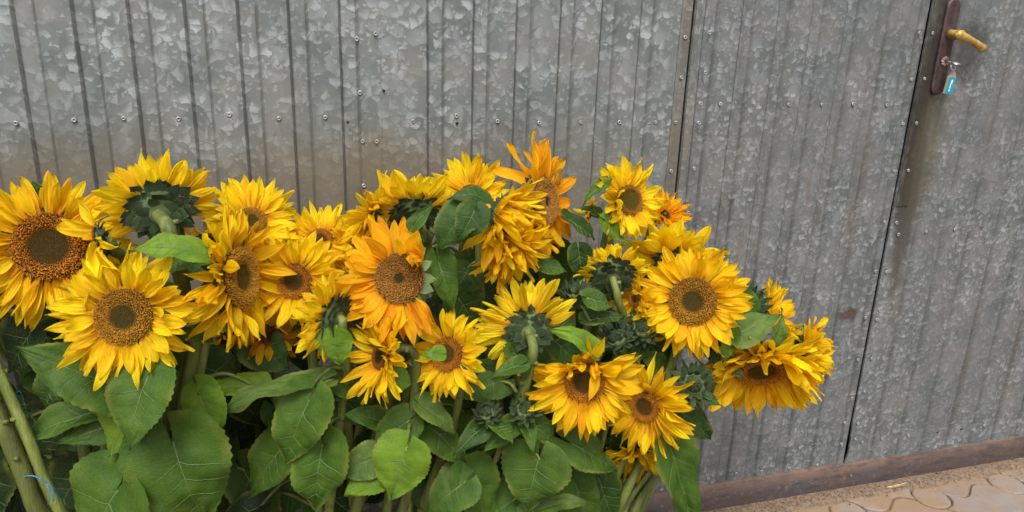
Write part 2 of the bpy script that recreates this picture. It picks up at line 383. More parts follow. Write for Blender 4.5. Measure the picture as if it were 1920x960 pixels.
# ------------------------------------------------------------------ gate sheets
BOT = .10
SHEET_COL = []
def sheet(x0, x1, grooves, z0, z1, yoff=0., jag=.004, gw=.038, depth=.0066, seed=0, edge=None, thick=.0012):
    """ribbed sheet: flat pans with recessed grooves centred on `grooves`; real slopes; wavy cut lower edge"""
    xs = {x0: 0., x1: 0.}; cr_ = {}
    for g_ in grooves:
        for (dx, dy, cc) in ((-gw/2-.0024, 0, .25), (-gw/2+.0038, depth, 1), (-gw/2+.0068, depth, .22), (0, depth+.0003, .12), (gw/2-.0068, depth, .22), (gw/2-.0038, depth, 1), (gw/2+.0024, 0, .25)):
            if x0 < g_+dx < x1: xs[g_+dx] = dy; cr_[g_+dx] = cc
    gl = sorted(xs)
    # extra columns in the pans so that they can dish slightly
    cols = []
    for a, c in zip(gl, gl[1:]):
        cols.append((a, xs[a]))
        if c-a > .02:
            for t in (.33, .67): cols.append((a+(c-a)*t, xs[a]*(1-t)+xs[c]*t))
    cols.append((gl[-1], xs[gl[-1]]))
    rows = [0, .02, .05, .1, .16, .24, .34, .46, .6, .75, .9, 1.05, 1.2, 1.4, 1.6, 1.8, 2.0, 2.2]
    rows = [r_ for r_ in rows if z0+r_ < z1] + [z1-z0]
    vs, fs = [], []; nc = len(cols); SHEET_COL.clear()
    for r_ in rows:
        for (x, dy) in cols:
            z = z0 + r_
            if r_ == 0: z += jag*noise.noise(Vector((x*18, seed, 0)))*1.6 + jag*.6*noise.noise(Vector((x*70, seed, 4)))
            wob = .0022*noise.noise(Vector((x*3.1, z*1.8, seed))) + .0012*noise.noise(Vector((x*14, z*6, seed)))*(1 if r_ < .2 else .4)
            xx = x
            if edge: xx = edge(x, z)
            vs.append((xx, D + yoff + dy + wob, z)); q_ = cr_.get(x, 0); SHEET_COL.append((q_, q_, q_, 1))
    for i in range(len(rows)-1):
        for j in range(nc-1): fs.append([i*nc+j, i*nc+j+1, (i+1)*nc+j+1, (i+1)*nc+j])
    # turn the rim back so that the cut edge has thickness
    n0 = len(vs)
    rim = [j for j in range(nc)] + [i*nc+nc-1 for i in range(1, len(rows))] 
    rim2 = [i*nc for i in range(len(rows))][::-1]
    ring = rim2 + rim[1:]
    for q in ring: vs.append((vs[q][0], vs[q][1]+.006, vs[q][2])); SHEET_COL.append((.5, .5, .5, 1))
    for a in range(len(ring)-1): fs.append([ring[a], ring[a+1], n0+a+1, n0+a][::-1])
    return vs, fs
def grooves(start, pitch, lo, hi):
    k0 = math.ceil((lo-start)/pitch); out = []
    while start+k0*pitch < hi: out.append(start+k0*pitch + .0015*math.sin(k0*2.3)); k0 += 1
    return out
TOP = 2.25
S1, S2 = .938, 1.636
frame = soft(empty('gate_frame', (1.2, D+.05, 0)))
b = MB()
b.box((0, 0, 1.1), (4.2, .004, 1.16)); link('backing', b.mesh('frame_back', M_dark, False), frame, Matrix.Translation((.3, .01, 0)))
# threshold channel
th = empty('steel_threshold', (1.2, D, 0), 'rusty brown steel threshold beam under the zinc gate', 'threshold')
vs, fs = [], []
nx = 160
for i in range(nx+1):
    x = -2.4 + 7.2*i/nx - 1.2; wv = .0012*noise.noise(Vector((x*4, 1, 0)))
    for (y, z) in ((.045, .104), (-.006, .104), (-.0105, .099), (-.0115, .03), (-.012, -.01)): vs.append((x, y+wv, z + wv))
for i in range(nx):
    for j in range(4): fs.append([i*5+j, i*5+j+1, (i+1)*5+j+1, (i+1)*5+j][::-1])
link('beam', mesh('beam', vs, fs, M_rust), th, Matrix.Translation((0, 0, 0)))
# rivets
b = MB()
b.lathe([(.0052, .0), (.0052, .0008), (.0042, .0018), (.0032, .0021), (.0021, .0013), (.0014, .0011)], 14, 0); b.lathe([(.0014, .0011), (.0001, .0010)], 8, 1)
me_rivet = b.mesh('rivet', [M_rivet, M_hole])
b = MB()
b.lathe([(.0052, .0), (.0052, .0008), (.0042, .0018), (.0032, .0021), (.0021, .0013), (.0014, .0011)], 14, 0); b.lathe([(.0014, .0011), (.0001, .0010)], 8, 1)
me_rivetr = b.mesh('rusty_rivet', [M_rivetr, M_hole])
b = MB(); b.lathe([(.0034, .0006), (.0001, .0004)], 10); me_hole = b.mesh('hole', M_hole)
RT = Matrix.Rotation(math.pi/2, 4, 'X')
def put_rivets(root, lst, me=None, yo=0., name='rivet'):
    for (px, py) in lst:
        p = P(px, py, 0) ; p.y = D + yo - .0012
        link(name, me or me_rivet, root, Matrix.Translation(p-root.location) @ RT @ Matrix.Rotation(rng.uniform(-.12, .12), 4, 'X') @ Matrix.Rotation(rng.uniform(-.12, .12), 4, 'Y') @ Matrix.Rotation(rng.uniform(0, 6), 4, 'Z') @ Matrix.Scale(rng.uniform(.88, 1.08), 4))
def gate_part(root, name, data, mat):
    vs, fs = data; me = mesh(name, [Vector(v)-root.location for v in vs], fs, mat, col=list(SHEET_COL) if name == 'corrugated_sheet' else None); me.set_sharp_from_angle(angle=R(18))
    # textures need world-like coordinates: keep the parts' origin at the world origin
    me.transform(Matrix.Translation(root.location)); return link(name, me, root, Matrix.Translation(-root.location))
def strip(x0, x1, z0, z1, yo, seed, rib=None):
    cols = [x0, x0+.001, (x0+x1)/2, x1-.001, x1]; ys = [.004, 0, 0, 0, .004]
    if rib: cols = [x0, x0+.001, rib-.002, rib, rib+.002, x1-.001, x1]; ys = [.004, 0, 0, -.002, 0, 0, .004]
    vs, fs = [], []; nz = 30
    for i in range(nz+1):
        z = z0 + (z1-z0)*i/nz
        for x, yv in zip(cols, ys): vs.append((x+.0012*noise.noise(Vector((z*5, seed, x*2))), D+yo+yv+.0008*noise.noise(Vector((z*6, x*3, seed))), z))
    nc = len(cols)
    for i in range(nz):
        for j in range(nc-1): fs.append([i*nc+j, i*nc+j+1, (i+1)*nc+j+1, (i+1)*nc+j])
    return vs, fs
gl = empty('gate_leaf', (0, D, .1), 'zinc ribbed gate leaf behind most of the sunflowers, left of the long seam', 'gate')
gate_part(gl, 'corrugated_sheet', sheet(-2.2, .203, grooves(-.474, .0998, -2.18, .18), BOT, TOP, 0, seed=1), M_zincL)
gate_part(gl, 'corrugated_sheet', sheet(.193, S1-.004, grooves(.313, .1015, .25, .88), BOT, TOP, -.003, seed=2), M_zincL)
gate_part(gl, 'edge_strip', strip(S1-.034, S1-.0052, BOT+.002, TOP, -.0055, 3), M_zincS)
put_rivets(gl, [(30,231),(139,225),(232,222),(335,223),(430,215),(523,222),(610,220),(669,73),(675,174),(680,265),(682,348)])
put_rivets(gl, [(704,63),(706,265),(774,227),(855,217),(932,227),(1010,230),(1088,229),(1160,229),(1228,229)], yo=-.003)
put_rivets(gl, [(1265,229),(1282,70),(1275,145),(1256,320),(1211,924)], yo=-.006)
put_rivets(gl, [(856,231),(719,170),(652,229)], me_hole, -.004, 'screw_hole')
gr_ = empty('gate_leaf', ((S1+S2)/2, D, .1), 'grey zinc ribbed gate leaf between the long seam and the wicket door', 'gate')
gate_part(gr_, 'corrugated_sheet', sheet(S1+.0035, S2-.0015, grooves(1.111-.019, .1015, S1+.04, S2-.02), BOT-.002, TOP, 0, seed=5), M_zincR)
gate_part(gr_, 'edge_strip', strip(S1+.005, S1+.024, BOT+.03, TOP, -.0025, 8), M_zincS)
put_rivets(gr_, [(1329,61),(1321,136),(1312,194),(1309,230),(1300,315),(1289,398)], yo=-.003)
put_rivets(gr_, [(1350,195),(1414,196),(1478,196),(1540,196),(1599,195),(1662,197),(1723,62),(1708,149),(1692,232),(1676,320),
    (1658,416),(1641,508),(1622,595),(1608,674),(1597,746),(1583,792),(1577,832),(1239,918),(1327,897),(1380,887),(1427,883),(1479,877),(1532,871)], yo=-.001)
wd = empty('wicket_door', (S2+.45, D, .1), 'zinc ribbed wicket door with brown lock plate and brass lever', 'door')
xc, zc = wp(1600, 833); xb, zb = wp(1577, 873); xs2, _ = wp(1594, 800)
def door_edge(x, z):
    if x > S2+.06: return x
    t = max(0, 1-(x-S2)/.06); zz = z
    if zz < zc+.05:
        if zz > zc: sh = (zc+.05-zz)/.05*.010
        else: sh = .010 - (zc-zz)/max(1e-3, zc-BOT)*.012
        return x + sh*t
    return x
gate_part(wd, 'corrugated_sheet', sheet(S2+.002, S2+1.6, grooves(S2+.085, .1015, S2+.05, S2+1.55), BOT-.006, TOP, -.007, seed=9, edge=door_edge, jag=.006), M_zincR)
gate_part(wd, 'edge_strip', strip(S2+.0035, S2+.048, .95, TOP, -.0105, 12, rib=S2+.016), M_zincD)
put_rivets(wd, [(1742,62),(1727,147),(1712,230),(1697,318)], yo=-.011)
put_rivets(wd, [(1676,416),(1680,438),(1732,433),(1786,429),(1658,508),(1640,597),(1630,670),(1617,732),(1605,792),(1600,820),(1613,826),(1650,820),(1699,814),(1841,795),(1884,790)], yo=-.0085)
put_rivets(wd, [(1837,424),(1887,422)], me_rivetr, -.0085)
put_rivets(wd, [(1753,808),(1798,802)], me_hole, -.0085, 'screw_hole')
p = P(1590, 888, 0); 
o = link('screw', me_rivetr, th, Matrix.Translation((p.x-1.2, -.013, p.z)) @ RT)

# lock plate, lever, key and tag
YO = -.012
def plate_mesh(cx, z0, z1, w, t, n=9):
    pr_ = [];
    for i in range(n+1): a = math.pi*i/n; pr_.append((cx+math.cos(a)*w, z1-w+math.sin(a)*w))
    for i in range(n+1): a = math.pi + math.pi*i/n; pr_.append((cx+math.cos(a)*w, z0+w+math.sin(a)*w))
    N = len(pr_); vs, fs = [], []; cz = (z0+z1)/2
    for (dy, s_) in ((0, 1), (-t*.6, 1), (-t, .82)):
        for (x, z) in pr_: vs.append((cx+(x-cx)*s_, D+YO+dy, (z-cz)*(1-(1-s_)*w/((z1-z0)/2))+cz))
    for a in (0, 1):
        for i in range(N): fs.append([a*N+i, a*N+(i+1)%N, (a+1)*N+(i+1)%N, (a+1)*N+i])
    fs.append([2*N+i for i in range(N)]); return vs, fs
pt, pb = P(1784, -4, .012), P(1759, 178, .012)
pcx = (pt.x+pb.x)/2
vs, fs = plate_mesh(pcx, pb.z, pt.z, .0225, .007)
plate = link('lock_plate', mesh('lock_plate', [Vector(v)-wd.location for v in vs], fs, M_brownpaint, False), wd)
bv = plate.modifiers.new('b', 'BEVEL'); bv.width = .001; bv.segments = 2; bv.limit_method = 'ANGLE'
def sub(name, b, mats, parent=plate, base=wd.location, smooth=True):
    me = b.mesh(name, mats, smooth); me.transform(Matrix.Translation(-base)); return link(name, me, parent)
b = MB(); hp = P(1781, 64, .019)
b.tube([hp, Vector((hp.x, D-.030, hp.z)), Vector((hp.x+.001, D-.058, hp.z))], [.0125, .0115, .0105], 16); sub('handle_neck', b, M_brass)
b = MB(); l0, l1, l2, l3, l4 = P(1789, 65, .062), P(1797, 66, .064), P(1811, 71, .062), P(1828, 80, .056), P(1843, 91, .050)
pts = crom([l0, l1, l2, l3, l4], 5); n_ = len(pts)
rad = [(.004+.0095*min(1, i/4)) if i < 5 else .0135-.005*math.sin(min(1, (i-4)/(n_-8))*math.pi/2) + (.0028*max(0, (i-n_+6)/6)) for i in range(n_)]
b.tube(pts, rad, 16)
lv = sub('lever', b, M_brass)
b = MB(); ks = P(1771, 115, .02)
for i in range(8):
    a = i/8*2*math.pi; b.tube([Vector((ks.x+.006*math.cos(a), D-.0225, ks.z+.006*math.sin(a))), Vector((ks.x+.0125*math.cos(a), D-.0225+.0012, ks.z+.0125*math.sin(a)))], [.0045, .003], 6)
b.lathe([(.0035, 0), (.0035, .004), (.0105, .004), (.0112, .001)], 16, 0, Matrix.Translation((ks.x, D-.0195, ks.z)) @ RT)
b.lathe([(.0035, .0005), (.0001, .0005)], 10, 1, Matrix.Translation((ks.x, D-.0195, ks.z)) @ RT)
sub('keyhole_rosette', b, [simple('chipped_primer', (.27, .21, .18), .8, 0, 150, .4, .5), M_hole])
b = MB(); q = P(1790, 8, .02); b.lathe([(.005, 0), (.001, -.001)], 10, 0, Matrix.Translation((q.x, D-.0195, q.z)) @ RT); sub('screw_hole', b, M_hole)
fob = empty('key_tag', P(1779, 175, .03), 'blue key tag hanging from the key left in the brown lock plate', 'key tag')
def fsub(name, b, mats, parent=None, smooth=True):
    me = b.mesh(name, mats, smooth); me.transform(Matrix.Translation(-fob.location)); return link(name, me, parent or fob)
b = MB(); b.tube([ks+Vector((.001, 0, 0)), Vector((ks.x+.004, D-.045, ks.z-.002))], .0026, 8); b.box((ks.x+.006, D-.052, ks.z-.003), (.009, .009, .0012), Matrix.Rotation(.35, 3, 'X')); fsub('key', b, M_steel)
rc = P(1787, 126, .047); b = MB()
b.tube([rc + Vector((.0075*math.cos(t/12*6.283), .003*math.sin(t/12*6.283), .0085*math.sin(t/12*6.283))) for t in range(13)], .0009, 6, cap=False); fsub('split_ring', b, M_steel)
tc = P(1781, 158, .04); RX = Matrix.Rotation(R(6), 3, 'Y') @ Matrix.Rotation(R(8), 3, 'Z')
b = MB(); hw, hh, th_ = .0155, .026, .0022
out = [(-hw, -hh), (hw, -hh), (hw, hh*.62), (hw*.55, hh*1.1), (hw*.15, hh*1.36), (-hw*.15, hh*1.36), (-hw*.55, hh*1.1), (-hw, hh*.62)]
for dy in (-th_, th_):
    for (x, z) in out: b.v.append(tc + RX @ Vector((x, dy, z)))
N = len(out); b.f.append(list(range(N))); b.f.append([N+i for i in range(N)][::-1]); b.mi += [0, 0]
for i in range(N): b.f.append([i, N+i, N+(i+1)%N, (i+1)%N]); b.mi.append(0)
holder = fsub('tag_holder', b, M_tagp, smooth=False)
b = MB(); b.box(tc + RX @ Vector((.0005, -th_-.0006, -.0035)), (.0142, .0003, .0215), RX); fsub('paper_insert', b, M_tagb, holder, False)
b = MB(); b.lathe([(.0028, 0), (.0001, .0004)], 12, 0, Matrix.Translation(tc + RX @ Vector((.001, -th_-.0012, .0095))) @ RT); fsub('white_dot', b, M_white, holder)
cu = bpy.data.curves.new('lettering', 'FONT'); cu.body = 'Metro'; cu.size = .0105; cu.extrude = .0001; cu.align_x = 'CENTER'; cu.align_y = 'CENTER'; cu.offset = .0002
cu.materials.append(M_white); tmp = bpy.data.objects.new('tmp', cu); C.objects.link(tmp); bpy.context.view_layer.update()
lme = bpy.data.meshes.new_from_object(tmp.evaluated_get(bpy.context.evaluated_depsgraph_get())); bpy.data.objects.remove(tmp); lt = link('lettering', lme, holder)
lt.matrix_local = Matrix.Translation(tc + RX @ Vector((-.0005, -th_-.0013, -.0055)) - fob.location) @ RX.to_4x4() @ RT @ Matrix.Rotation(R(-90), 4, 'Z')
# ------------------------------------------------------------------ plant pieces (unit meshes, shared)
DOWN = Vector((0, 0, -1))
def petal_mesh(seed, style=0):
    g = random.Random(seed); nu, nv = 14, 8
    bend = g.uniform(-.38, .28); side = g.uniform(-.18, .18); tw = g.uniform(-.9, .9); cup = g.uniform(.05, .16); tipw = g.uniform(.75, 1.35)
    wave = g.uniform(.015, .07); ph = g.uniform(0, 6); curl = g.uniform(-.25, .3)*(g.random() < .5)
    if style == 1: bend = g.uniform(.35, .6)           # curled forward over the disc
    if style == 2: tw = g.uniform(-1.6, 1.6); cup = .3; wave = .07   # shrivelled
    vs, fs, uv = [], [], []
    for i in range(nu+1):
        t = i/nu
        wd_ = (.36 + .64*math.sin(min(1, t/.5)*math.pi/2)) * (1-max(0, (t-.40)/.60)**(2.3*tipw))**.85
        if style == 2: wd_ *= .7
        wd_ = max(wd_, .015)
        for j in range(nv+1):
            u = j/nv*2-1; y = u*.5*wd_
            y += side*t*t
            zz = cup*(u*u-.3)*wd_*.5 + .034*math.cos(u*math.pi*3 + ph)*wd_*(1-.5*t) + bend*t*t + curl*max(0, t-.6)**2*2 + wave*math.sin(t*7+ph+u*2.2)*abs(u)
            a = tw*t*t; yl = y*.33; zl = zz
            yy = yl*math.cos(a) - (zl-bend*t*t)*math.sin(a); z2 = bend*t*t + yl*math.sin(a) + (zl-bend*t*t)*math.cos(a)
            vs.append((t - .25*abs(bend)*t**3, yy/.33, z2)); uv.append((t, u*.5+.5))
    for i in range(nu):
        for j in range(nv): a = i*(nv+1)+j; fs.append([a, a+nv+1, a+nv+2, a+1])
    return mesh('petal', vs, fs, M_petal, uv=uv)
PET = [petal_mesh(s) for s in range(28)]; PETC = [petal_mesh(50+s, 1) for s in range(5)]; PETS = [petal_mesh(80+s, 2) for s in range(5)]

def bract_mesh(seed, mat, wide=1.):
    g = random.Random(seed); nu, nv = 9, 6; vs, fs, uv = [], [], []
    bend = g.uniform(-.05, .35); sd_ = g.uniform(-.12, .12); tipc = g.uniform(-.3, .5)
    for i in range(nu+1):
        t = i/nu; wd_ = (.7+.3*math.sin(min(1, t/.4)*math.pi/2))*(1-t**1.3*.55) * (1 if t < .6 else max(.03, (1-t)/.4)**.75)
        for j in range(nv+1):
            u = j/nv*2-1
            vs.append((t, u*.5*wd_*wide + sd_*t**3, -.16*(u*u)*wd_ + .06*(abs(u) > .9) + bend*t*t*.5 + tipc*max(0, t-.65)**2*3 - .05*max(0, 1-abs(u)*3))); uv.append((t, u*.5+.5))
    for i in range(nu):
        for j in range(nv): a = i*(nv+1)+j; fs.append([a, a+nv+1, a+nv+2, a+1])
    return mesh('bract', vs, fs, mat, uv=uv)
BR = [bract_mesh(s, M_bract) for s in range(6)]; BRL = [bract_mesh(s, M_bractl, 1.1) for s in range(6)]

def lerp3(a, b, t): return tuple(a[i]*(1-t)+b[i]*t for i in range(3))
def disc_mesh(kind):
    """florets in Fibonacci order on a domed receptacle; open outer ones stand taller"""
    g = random.Random(kind); N = 2200 if kind != 4 else 1200; vs, fs, col = [], [], []
    # (centre, middle, outer dark, outer tip), inner radius, ring radius
    pal = {0: ((.055,.050,.008), (.085,.040,.006), (.16,.050,.006), (.64,.26,.024), .46, .62),   # green middle, russet ring
           1: ((.050,.048,.006), (.10,.055,.006), (.17,.060,.006), (.58,.30,.030), .36, .50),     # dark middle, golden ring
           2: ((.060,.052,.010), (.15,.065,.010), (.17,.065,.010), (.50,.25,.050), .16, .22),     # brown throughout
           3: ((.11,.10,.010), (.14,.10,.010), (.13,.045,.006), (.52,.24,.03), .62, .74),       # yellow-green middle
           4: ((.035,.030,.008), (.045,.025,.006), (.09,.030,.006), (.34,.13,.018), .45, .6)}[kind]
    def h(r): return .10*(1-r*r) + .10*math.exp(-((r-.78)/.2)**2) - .05*math.exp(-(r/.3)**2)
    # base dome
    n = 24; rings = [1.0, .9, .7, .5, .3, .1]
    for r in rings:
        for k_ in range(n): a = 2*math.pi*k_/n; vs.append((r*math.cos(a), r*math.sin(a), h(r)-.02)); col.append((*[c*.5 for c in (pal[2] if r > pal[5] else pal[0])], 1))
    for i in range(len(rings)-1):
        for k_ in range(n): fs.append([i*n+k_, i*n+(k_+1)%n, (i+1)*n+(k_+1)%n, (i+1)*n+k_])
    fs.append([(len(rings)-1)*n+k_ for k_ in range(n)])
    for i in range(N):
        r = math.sqrt((i+.5)/N)*.99; a = i*2.399963
        t = max(0, min(1, (r-pal[4])/(pal[5]-pal[4]+1e-3)))
        s_ = (.0175 if t > .5 else .016)*(1+.2*g.uniform(-1, 1)); hh = (.03 + .07*t*g.uniform(.5, 1.1)) if kind != 4 else .04+.04*t
        c0 = pal[0] if t < .05 else lerp3(pal[1], pal[2], t); tip = lerp3(lerp3(pal[0], pal[3], .22), pal[3], t)
        if kind == 2: tip = lerp3(pal[0], pal[3], t)
        v = g.uniform(.65, 1.35); x, y = r*math.cos(a)+g.uniform(-1, 1)*.004, r*math.sin(a)+g.uniform(-1, 1)*.004; z = h(r)-.012
        lean = t*.05*g.uniform(-.5, 1.4); b_ = len(vs); rot = g.uniform(0, 1.5)
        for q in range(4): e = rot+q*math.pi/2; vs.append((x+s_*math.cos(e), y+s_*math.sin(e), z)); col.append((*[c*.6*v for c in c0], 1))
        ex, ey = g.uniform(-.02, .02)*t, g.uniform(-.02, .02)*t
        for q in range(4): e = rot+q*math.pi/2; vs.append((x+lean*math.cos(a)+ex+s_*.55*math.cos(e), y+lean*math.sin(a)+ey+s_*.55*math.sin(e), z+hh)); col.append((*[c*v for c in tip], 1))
        for q in range(4): fs.append([b_+q, b_+(q+1)%4, b_+4+(q+1)%4, b_+4+q])
        fs.append([b_+4, b_+5, b_+6, b_+7])
    return mesh('disc', vs, fs, M_disc, False, col=col)
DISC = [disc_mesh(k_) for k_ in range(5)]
b = MB(); b.lathe([(.9, .03), (1.0, -.04), (1.02, -.14), (.92, -.28), (.72, -.40), (.5, -.50), (.2, -.58)], 24)
me_recep = b.mesh('receptacle', M_bract)

def frame_m(x, z, loc, sx=1, sy=1, sz=1):
    x = x.normalized(); z = (z - x*z.dot(x)).normalized(); y = z.cross(x)
    m_ = Matrix((x*sx, y*sy, z*sz)).transposed().to_4x4(); m_.translation = loc; return m_

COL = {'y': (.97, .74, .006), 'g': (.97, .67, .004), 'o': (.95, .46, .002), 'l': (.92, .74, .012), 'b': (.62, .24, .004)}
HEADS = []
BASE = {0: (-.42, .42), 1: (.07, .36), 2: (.56, .36)}   # ground spots of the three sheaves: x, distance from gate
STEMS = []          # (thing, polyline) for leaf attachment
def facing_dir(px, py, n):
    v = -(CR*(px-960) + CD*(py-480) + CF*F).normalized(); rt = (CR - v*CR.dot(v)).normalized(); u_ = v.cross(rt)
    return (rt*n[0] + u_*n[1] + v*n[2]).normalized()
def headframe(n):
    e2 = CU - n*CU.dot(n)
    if e2.length < .15: e2 = CB - n*CB.dot(n)
    e2.normalize(); e1 = e2.cross(n)
    if e1.dot(CR) < 0 and abs(e1.dot(CR)) > .05: e1 = -e1
    return e1, e2

def sunflower(px, py, off, Ro, r, n, label, kind=1, col='g', npet=34, elev=12, sp=14, grav=.12, gap=(), curl=(), bunch=1, rows=1,
              br='d', via=None, srad=.0085, lenf=None, drx=0, seedk=0, W=.34, basex=None, group='cut sunflowers leaning against the gate', messy=0):
    """px,py disc centre; off metres from the gate; Ro, r outer and disc radius in photograph pixels there; n facing (right, up, towards camera)"""
    g = random.Random(int(px*7+py*13)+seedk)
    nn = facing_dir(px, py, n); p0 = P(px, py, off); s = PS(px, py, off)
    HEADS.append((px, py, off, Ro)); r *= .93; npet = int(npet*1.85); ro, rd = Ro*s, r*s; e1, e2 = headframe(nn)
    bx, bo = BASE[bunch]; base = Vector((bx + g.uniform(-.09, .09), D-bo + g.uniform(-.07, .07), 0))
    if basex is not None: base.x = basex; base.y = D-.44
    root = empty('sunflower', base, label, 'sunflower', group)
    T = lambda m_: Matrix.Translation(-base) @ m_
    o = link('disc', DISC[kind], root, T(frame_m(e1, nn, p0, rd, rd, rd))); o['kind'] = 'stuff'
    rec = link('receptacle', me_recep, root, T(frame_m(e1, nn, p0 - nn*rd*.02, rd*1.02, rd*1.02, rd*.9)))
    base_c = COL[col]
    def ingap(a, gp):
        a = math.degrees(a) % 360
        return any((lo % 360) <= a <= (hi % 360) if (lo % 360) <= (hi % 360) else (a >= lo % 360 or a <= hi % 360) for lo, hi in gp)
    Lp = (ro-rd)*1.14
    for i in range(npet):
        a = 2*math.pi*(i + g.uniform(-.35, .35))/npet
        if ingap(a, gap): continue
        layer = i % 3
        rad = (e1*math.cos(a) + e2*math.sin(a))
        el = R(elev + g.gauss(0, sp) + (10, 0, -10)[layer])
        L = Lp*(.84, 1.0, 1.06)[layer]*g.uniform(.78, 1.16)
        if lenf: L *= lenf(math.degrees(a) % 360)
        z = nn
        me = g.choice(PET)
        if ingap(a, curl): me = g.choice(PETC + PET); el = R(elev + g.uniform(12, 85)); L *= g.uniform(.7, 1.05)
        elif messy and g.random() < messy: me = g.choice(PETS + PET); el += R(g.uniform(-45, 45))
        d = (rad*math.cos(el) + nn*math.sin(el)); d = (d + DOWN*grav*g.uniform(.5, 1.5)).normalized()
        tg = nn.cross(rad)
        d = (d + tg*g.gauss(0, .10 + .12*messy)).normalized()
        zz = (nn*math.cos(el) - rad*math.sin(el) + tg*g.gauss(0, .28 + .3*messy))
        loc = p0 + rad*rd*(.97 - .03*layer) - nn*rd*(.02 + .07*layer)
        wd_ = Lp*W*.80*g.uniform(.7, 1.25)
        t = g.gauss(-.1, .28); c = lerp3(base_c, COL['o'] if t > 0 else COL['l'], min(.5, abs(t)))
        link('petal', me, root, T(frame_m(d, zz, loc, L, wd_, L)), color=c)
    # green bracts
    lst = {'d': BR, 'l': BRL}[br]; facing = n[2]
    rr = [(1.0, -.10, 13, 4, .62)] if facing > .55 else [(1.02, -.12, 14, 2, .62), (.88, -.28, 13, 4, .66), (.66, -.42, 11, 8, .60), (.45, -.52, 7, 12, .52)]
    for (rk, zk, cnt, ele, Lb) in rr:
        for i in range(cnt):
            a = 2*math.pi*(i + g.uniform(-.3, .3) + (.5 if cnt == 12 else 0))/cnt; rad = e1*math.cos(a) + e2*math.sin(a)
            if facing > .55 and ingap(a, gap): LL = 1.0
            else: LL = g.uniform(.85, 1.25)
            el = R(ele + g.gauss(0, 9)); d = rad*math.cos(el) - nn*math.sin(el)
            link('bract', g.choice(lst), root, T(frame_m(d, -nn*.9 - rad*.0 + rad*.35, p0 + rad*rd*rk*.84 + nn*rd*zk, rd*Lb*LL, rd*(.50 if facing > .55 else .60)*g.uniform(.85, 1.15), rd*Lb)))
    # stem
    k0 = p0 - nn*rd*.36
    if via: mids = [P(*q) for q in via]
    else:
        q1 = k0 - nn*.045 + DOWN*.02
        q1.y = min(q1.y, D-.03)
        q0 = k0 - nn*.02
        mids = [q1, q1*.86 + base*.14 + Vector((0, 0, -.03)) - nn*.018]
    for q in mids: q.y = min(q.y, D-.03)
    last = mids[-1]; top2 = last*.55 + (base+Vector((0, 0, .1)))*.45
    pts = crom([k0, k0 - nn*rd*.34] + mids + [top2, base + Vector((0, 0, .0))], 7); n_ = len(pts)
    rad_ = [srad*(1.15 - .35*min(1, i/5)) if i < 5 else srad*(.8+.5*(i/n_)) for i in range(n_)]
    rad_ = [q*(1+.05*g.uniform(-1, 1)) for q in rad_]; 
    for i, f_ in enumerate((.44, .36, .29, .24, .2, .18)): rad_[i] = max(rad_[i], rd*f_)
    b = MB(); b.tube([q-base for q in pts], rad_, 10)
    for i in range(8, n_, 5):                                   # leaf scars on the cut stem
        a = g.uniform(0, 6.28); q = pts[i]-base + Vector((math.cos(a), math.sin(a), 0))*srad
        b.tube([q - Vector((math.cos(a), math.sin(a), 0))*.002, q + Vector((math.cos(a), math.sin(a), .6))*.006], [.0055, .0030], 7)
    link('stem', b.mesh('stem', M_stem), root)
    STEMS.append((root, pts, srad)); return root

def bud(px, py, off, r, n, label, bunch=1, via=None, open_=0.3, pale=False):
    g = random.Random(int(px*3+py)); nn = facing_dir(px, py, n); p0 = P(px, py, off); s = PS(px, py, off); rd = r*s; e1, e2 = headframe(nn)
    bx, bo = BASE[bunch]; base = Vector((bx + g.uniform(-.07, .07), D-bo + g.uniform(-.06, .06), 0))
    root = empty('sunflower_bud', base, label, 'sunflower bud', 'unopened green sunflower buds')
    T = lambda m_: Matrix.Translation(-base) @ m_
    b = MB(); b.lathe([(.001, .16), (.35, .13), (.60, .04), (.7, 0), (.6, -.25), (.35, -.5), (.18, -.8)], 16)
    link('receptacle', b.mesh('bud_core', M_bract), root, T(frame_m(e1, nn, p0, rd, rd, rd)))
    for ring, (rk, zk, cnt, el, L, wd_) in enumerate(((.62, -.30, 13, 25, .95, .42), (.66, -.05, 13, 50, .85, .42), (.55, .15, 10, 66, .75, .38), (.42, .24, 10, 62, .66, .46), (.28, .26, 8, 48, .56, .42), (.12, .26, 5, 60, .5, .36))):
        for i in range(cnt):
            a = 2*math.pi*(i + .5*ring + g.uniform(-.2, .2))/cnt; rad = e1*math.cos(a) + e2*math.sin(a); e = R(el + g.gauss(0, 12) - (open_*40 if ring < 2 else 0))
            inn = -1 if ring >= 3 else 1
            d = rad*math.cos(e)*inn + nn*math.sin(e)
            link('bract', g.choice(BRL if pale else BR), root, T(frame_m(d, nn*math.cos(e) + rad*math.sin(e)*1.0 if inn < 0 else rad*math.sin(e)*-1 + nn*math.cos(e), p0 + rad*rd*rk + nn*rd*zk, rd*L*g.uniform(.8, 1.15), rd*wd_, rd*L*inn)))
    k0 = p0 - nn*rd*.75
    mids = [P(*q) for q in via] if via else [k0 - nn*.03 + DOWN*.03]
    for q in mids: q.y = min(q.y, D-.03)
    top2 = mids[-1]*.6 + (base+Vector((0, 0, .1)))*.4
    pts = crom([k0, k0 - nn*rd*.34] + mids + [top2, base], 6); sr = .0045
    b = MB(); b.tube([q-base for q in pts], [sr*(1+.6*i/len(pts)) for i in range(len(pts))], 8); link('stem', b.mesh('stem', M_stem), root)
    STEMS.append((root, pts, sr)); return root

